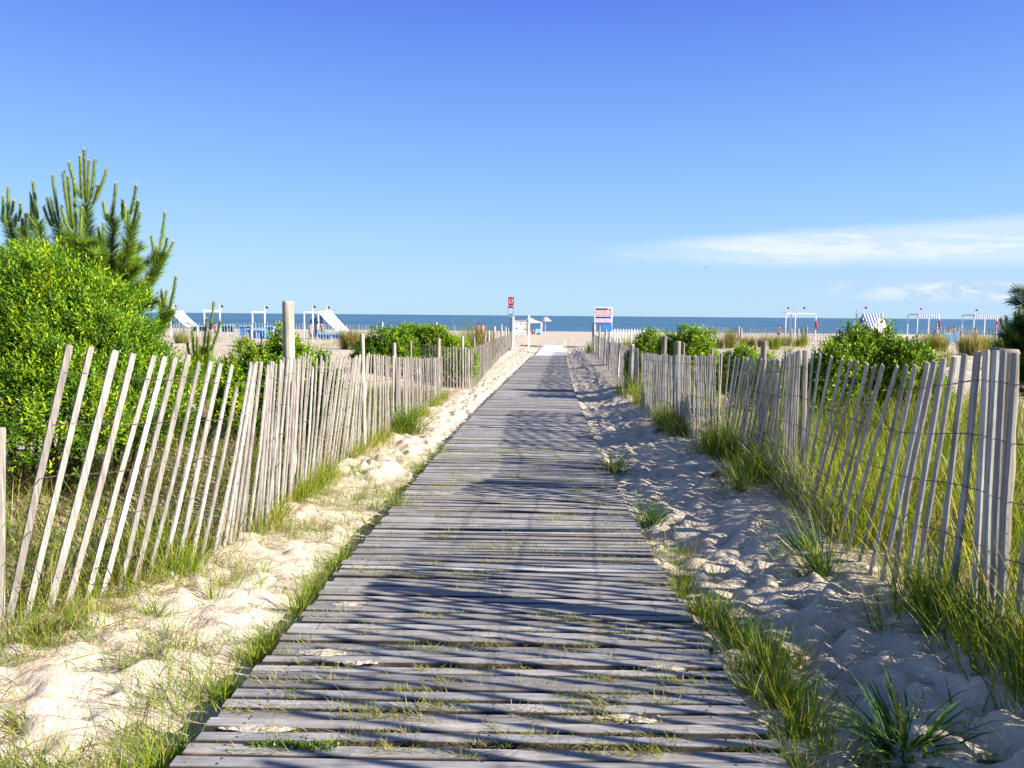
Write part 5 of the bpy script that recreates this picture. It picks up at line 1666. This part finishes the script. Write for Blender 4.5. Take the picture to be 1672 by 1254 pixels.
    for sx in (-1, 1):
        for sy in (-1, 1):
            mb = MB(); tube(mb, [(sx * hw * .93, sy * hw * .85, -.1), (sx * hw * .97, sy * hw * .87, ze * .6), (sx * hw * .96, sy * hw * .86, ze)], .085, 8); mb.build('leg', M_WHITE, root, smooth=True)
    xu = xat(890.5, Y); g = gz(xu, Y); zt = zat(890, 517.5, Y) - g; r = (xat(901, Y) - xat(880, Y)) / 2
    root = thing('beach_parasol', 'pink and white parasol right of the large white canopy', 'parasol', (xu, Y, g))
    pk = plain('pink_cloth', (.68, .26, .30), .8)
    mb = MB(); n = 16
    for k in range(8):
        a0, a1 = k * math.pi / 4, (k + 1) * math.pi / 4
        V = []
        for f in np.linspace(0, 1, 5):
            for aa in (a0, (a0 + a1) / 2, a1): V.append((math.cos(aa) * r * f, math.sin(aa) * r * f, zt - .75 * f ** 1.6 + .05 * (aa == (a0 + a1) / 2) * f))
        Q = np.array([(L * 3 + i, L * 3 + 3 + i, L * 3 + 4 + i, L * 3 + 1 + i) for L in range(4) for i in range(2)])
        mb.add(V, [Q], (1, 1, 1), k % 2)
    mb.build('canopy', [M_CANVAS, pk], root)
    mb = MB(); tube(mb, [(0, 0, -.3), (0, 0, zt - .02)], .035, 6); mb.build('pole', M_WHITE, root)
    # turquoise beach chair
    xcx = xat(879, Y); g = gz(xcx, Y - 1)
    root = thing('beach_chair', 'turquoise cloth beach chair in front of the white canopy leg', 'chair', (xcx, Y - 1, g), 0)
    mb = MB(); V = []
    for px in (-.33, .33): V += [(px, -.35, .28), (px, .15, .24), (px, .42, .98), (px, -.35, .26), (px, .15, .22), (px, .44, .97)]
    mb.add(V, [np.array([(0, 1, 7, 6), (1, 2, 8, 7), (3, 9, 10, 4), (4, 10, 11, 5)])]); mb.build('sling', plain('turquoise_cloth', (.10, .50, .62), .8), root)
    for sx in (-.36, .36):
        mb = MB(); tube(mb, [(sx, -.4, 0), (sx, .1, .3), (sx, .45, 1.0)], .022, 6); tube(mb, [(sx, .4, 0), (sx, -.1, .3), (sx, -.4, .32)], .022, 6); mb.build('leg', M_WHITE, root)
    xb = xat(870.5, Y - 1); g = gz(xb, Y - 1.2)
    root = thing('beach_chair', 'brown low beach chair under the white canopy', 'chair', (xb + .1, Y - .2, gz(xb, Y - .2)), 0)
    mb = MB(); V = []
    for px in (-.33, .33): V += [(px, -.35, .22), (px, .2, .18), (px, .42, .8), (px, -.35, .20), (px, .2, .16), (px, .44, .79)]
    mb.add(V, [np.array([(0, 1, 7, 6), (1, 2, 8, 7), (3, 9, 10, 4), (4, 10, 11, 5)])]); mb.build('sling', plain('brown_cloth', (.22, .10, .07), .8), root)
    for sx in (-.36, .36):
        mb = MB(); tube(mb, [(sx, -.4, 0), (sx, .1, .22), (sx, .45, .82)], .022, 6); tube(mb, [(sx, .4, 0), (sx, -.1, .22)], .022, 6); mb.build('leg', M_WHITE, root)
    mb = MB(); xs_ = xat(880.5, Y - 1.6)
    g = gz(xs_, Y - 1.6)
    root = thing('cool_box', 'blue cool box on the sand by the turquoise chair', 'cool box', (xs_ - .15, Y - 1.6, g))
    box(mb, (0, 0, .18), (.55, .35, .36), bev=.03); mb.build('body', plain('cooler_blue', (.04, .14, .42), .5), root)
    mb = MB(); box(mb, (0, 0, .395), (.57, .37, .065), bev=.02); mb.build('lid', M_WHITE, root)

    # frames with striped canopies on the right beach
    def canopy(label, u0, u1, vt, Y, poles, tow, depth=2.4, wide=True):
        x0, x1 = xat(u0, Y), xat(u1, Y); g = gz((x0 + x1) / 2, Y); zt = zat((u0 + u1) / 2, vt, Y) - g; W = x1 - x0
        root = thing('striped_canopy', label, 'canopy', (x0, Y, g), 0, 'striped canopies on the right beach')
        for px in (0, W):
            for py in (0, depth): post_box(root, px, py, -.2, zt, .10)
        beam(root, (0, 0, zt - .05), (W, 0, zt - .05), .1, .12)
        beam(root, (0, depth, zt - .05), (W, depth, zt - .05), .1, .12)
        mb = MB(); n = 24; t = np.linspace(0, 1, n)
        px = W * (.02 + .93 * t)
        dz = -.05 * np.sin(t * 9)
        A = np.stack([px, t * 0 - .09, zt - .42 + .05 * np.sin(t * 40) + dz], 1); B = np.stack([px, t * 0 - .08, zt + .06 + dz * .3], 1); Cc = np.stack([px, t * 0 + depth, zt + .10 + dz], 1)
        V = np.concatenate([A, B, Cc]); i = np.arange(n - 1)
        V2 = V + (0, .02, -.02)
        Q = np.concatenate([np.stack([i, i + 1, n + i + 1, n + i], 1), np.stack([n + i, n + i + 1, 2 * n + i + 1, 2 * n + i], 1)])
        mb.add(np.concatenate([V, V2]), [Q, Q[:, ::-1] + 3 * n]); mb.build('awning', bstripe, root)
        for u, v, c in poles:
            fx = xat(u, Y) - x0; fz = zat(u, v, Y) - g
            mb = MB(); tube(mb, [(fx, 0.0, zt - .05), (fx, 0.0, fz)], .028, 6); mb.build('flag_pole', M_WHITE, root)
            flag(root, fx, 0, fz, c, .8)
        mb = MB(); mb2 = [(W - .02, -.10, zt - 1.95), (W, -.12, zt - 1.4), (W, -.11, zt - .75)]
        tube(mb, mb2, [.10, .14, .11], 8); mb.build('rolled_cloth', tow, root, smooth=True)
    rc = plain('red_cloth', (.48, .03, .08), .8); pc = plain('plum_cloth', (.22, .03, .12), .8)
    canopy('blue and white striped canopy on white posts, left of two at right', 1498, 1533, 513.5, 98, [(1499.5, 502, fred)], pc)
    canopy('blue and white striped canopy on white posts nearest the right edge', 1590, 1627.5, 514.5, 94, [(1590.5, 504, fblue)], rc)
    # open four post frame
    Y = 92.0
    x0, x1 = xat(1283, Y), xat(1332, Y); g = gz((x0 + x1) / 2, Y); zt = zat(1310, 511.5, Y) - g; W = x1 - x0
    root = thing('shade_frame', 'open white four post frame with two flags above the right dunes', 'beach frame', (x0, Y, g), 0, 'white shade frames on the beach')
    xi, xj = xat(1303, Y) - x0, xat(1309.5, Y) - x0
    for px, py in ((0, 0), (W, 0), (xi, 2.4), (xj, 2.2)): post_box(root, px, py, -.2, zt, .11)
    beam(root, (0, 0, zt - .05), (W, 0, zt - .05), .11, .15); beam(root, (0, 0, zt - .02), (xi, 2.4, zt - .02), .11, .13); beam(root, (xj, 2.2, zt - .02), (W, 0, zt - .02), .11, .13); beam(root, (xi - .9, 2.4, zt + .12), (xj + .5, 2.3, zt + .12), .5, .2, bstripe, 'rolled_awning')
    for u, v, c in ((1283, 500.5, fred), (1309.5, 500.5, fblue)):
        fx = xat(u, Y) - x0; fz = zat(u, v, Y) - g
        mb = MB(); tube(mb, [(fx, 0, zt - .05), (fx, 0, fz)], .028, 6); mb.build('flag_pole', M_WHITE, root); flag(root, fx, 0, fz, c, .8)
    mb = MB(); tube(mb, [(W, -.13, zt - 1.9), (W, -.15, zt - 1.4), (W, -.13, zt - .9)], [.10, .15, .12], 8); mb.build('rolled_cloth', rc, root, smooth=True)
    # striped ridge tent behind the glossy bush
    Y = 88.0
    xl, xr = xat(1408, Y), xat(1437, Y); g = gz(xl, Y); zt = zat(1422, 512, Y) - g; W = xr - xl
    root = thing('striped_tent', 'ridge tent of blue and white stripes showing above the glossy bush', 'tent', (xl, Y, g))
    s1 = striped('blue_tent_stripe', (.05, .10, .34), (.62, .64, .72), .16); s2 = striped('brown_tent_stripe', (.70, .69, .66), (.24, .20, .20), .26, 0)
    A, B = np.array([0, 0, zt]), np.array([W, -.2, zt])
    Cc, D, E, G = np.array([-1.5, .9, .05]), np.array([W - 3.0, -2.6, .05]), np.array([W + 1.9, .9, .05]), np.array([.5, 2.6, .05])
    dn = np.array([.03, .04, -.03])
    q = np.array([(0, 1, 2, 3), (7, 6, 5, 4)])
    mb = MB(); mb.add([A, Cc, D, B, A + dn, Cc + dn, D + dn, B + dn], [q]); mb.build('roof_cloth', s1, root)
    mb = MB(); mb.add([B + (.03, 0, 0), D + (.04, -.02, 0), E, B + dn, D + dn, E + dn], [np.array([(0, 1, 2), (5, 4, 3)])]); mb.build('end_cloth', s2, root)
    mb = MB(); mb.add([A + (0, .05, -.01), B + (0, .05, -.01), E + (0, .05, 0), G], [np.array([(0, 1, 2, 3)])]); mb.build('roof_cloth', s1, root)
    post_box(root, W + .12, -.3, -.2, zt + .02, .09); post_box(root, 0, .1, -.2, zt - .04, .09)
    fx = xat(1410, Y) - xl; fz = zat(1410, 499.5, Y) - g
    mb = MB(); tube(mb, [(fx, .12, zt - .3), (fx, .12, fz)], .03, 6); mb.build('flag_pole', M_WHITE, root); flag(root, fx, .12, fz, fred, .9)
    # low blue canvas by the bathers on the right
    Y = 70.0
    x0, x1 = xat(1544.5, Y), xat(1565, Y); g = gz(x0, Y); zt = zat(1555, 543, Y) - g
    root = thing('canvas_screen', 'low turquoise and blue canvas screen by the bathers on the right beach', 'screen', (x0, Y, g))
    W = x1 - x0
    mb = MB(); box(mb, (W * .28, 0, zt * .5), (W * .5, .03, zt)); mb.build('left_cloth', M_TURQ, root)
    mb = MB(); box(mb, (W * .78, 0, zt * .49), (W * .44, .03, zt * .98)); mb.build('right_cloth', plain('mid_blue', (.06, .26, .62), .8), root)
    for px in (0, W * .545, W): post_box(root, px, .03, -.1, zt + .05, .06)
    # gull far out over the sea
    p = np.array([xat(1153, 150, 437), 150, zat(1153, 437, 150)])
    root = thing('seagull', 'tiny dark gull flying over the sea below the cloud bank', 'bird', p, .6)
    gm = plain('gull_grey', (.10, .10, .11), .8)
    mb = MB(); tube(mb, [(-.22, 0, 0), (-.12, 0, .01), (.05, 0, .02), (.17, 0, .04), (.24, 0, .035)], [.01, .05, .065, .04, .01], 8); mb.build('body', gm, root, smooth=True)
    for sy in (-1, 1):
        mb = MB(); mb.add([(.08, 0, .04), (-.06, 0, .04), (.10, sy * .25, .20), (-.02, sy * .25, .19), (-.05, sy * .55, .12), (.08, 0, .03), (-.06, 0, .03), (.10, sy * .25, .188), (-.02, sy * .25, .178)],
                          [np.array([(0, 1, 3, 2), (5, 7, 8, 6)]), np.array([(2, 3, 4), (7, 4, 8)])]); mb.build('wing', gm, root)


build_ground()
build_deck()
build_fences()
build_shrubs()
build_pines()
build_grass()
build_signs()
build_beach()
build_people()
build_finds()
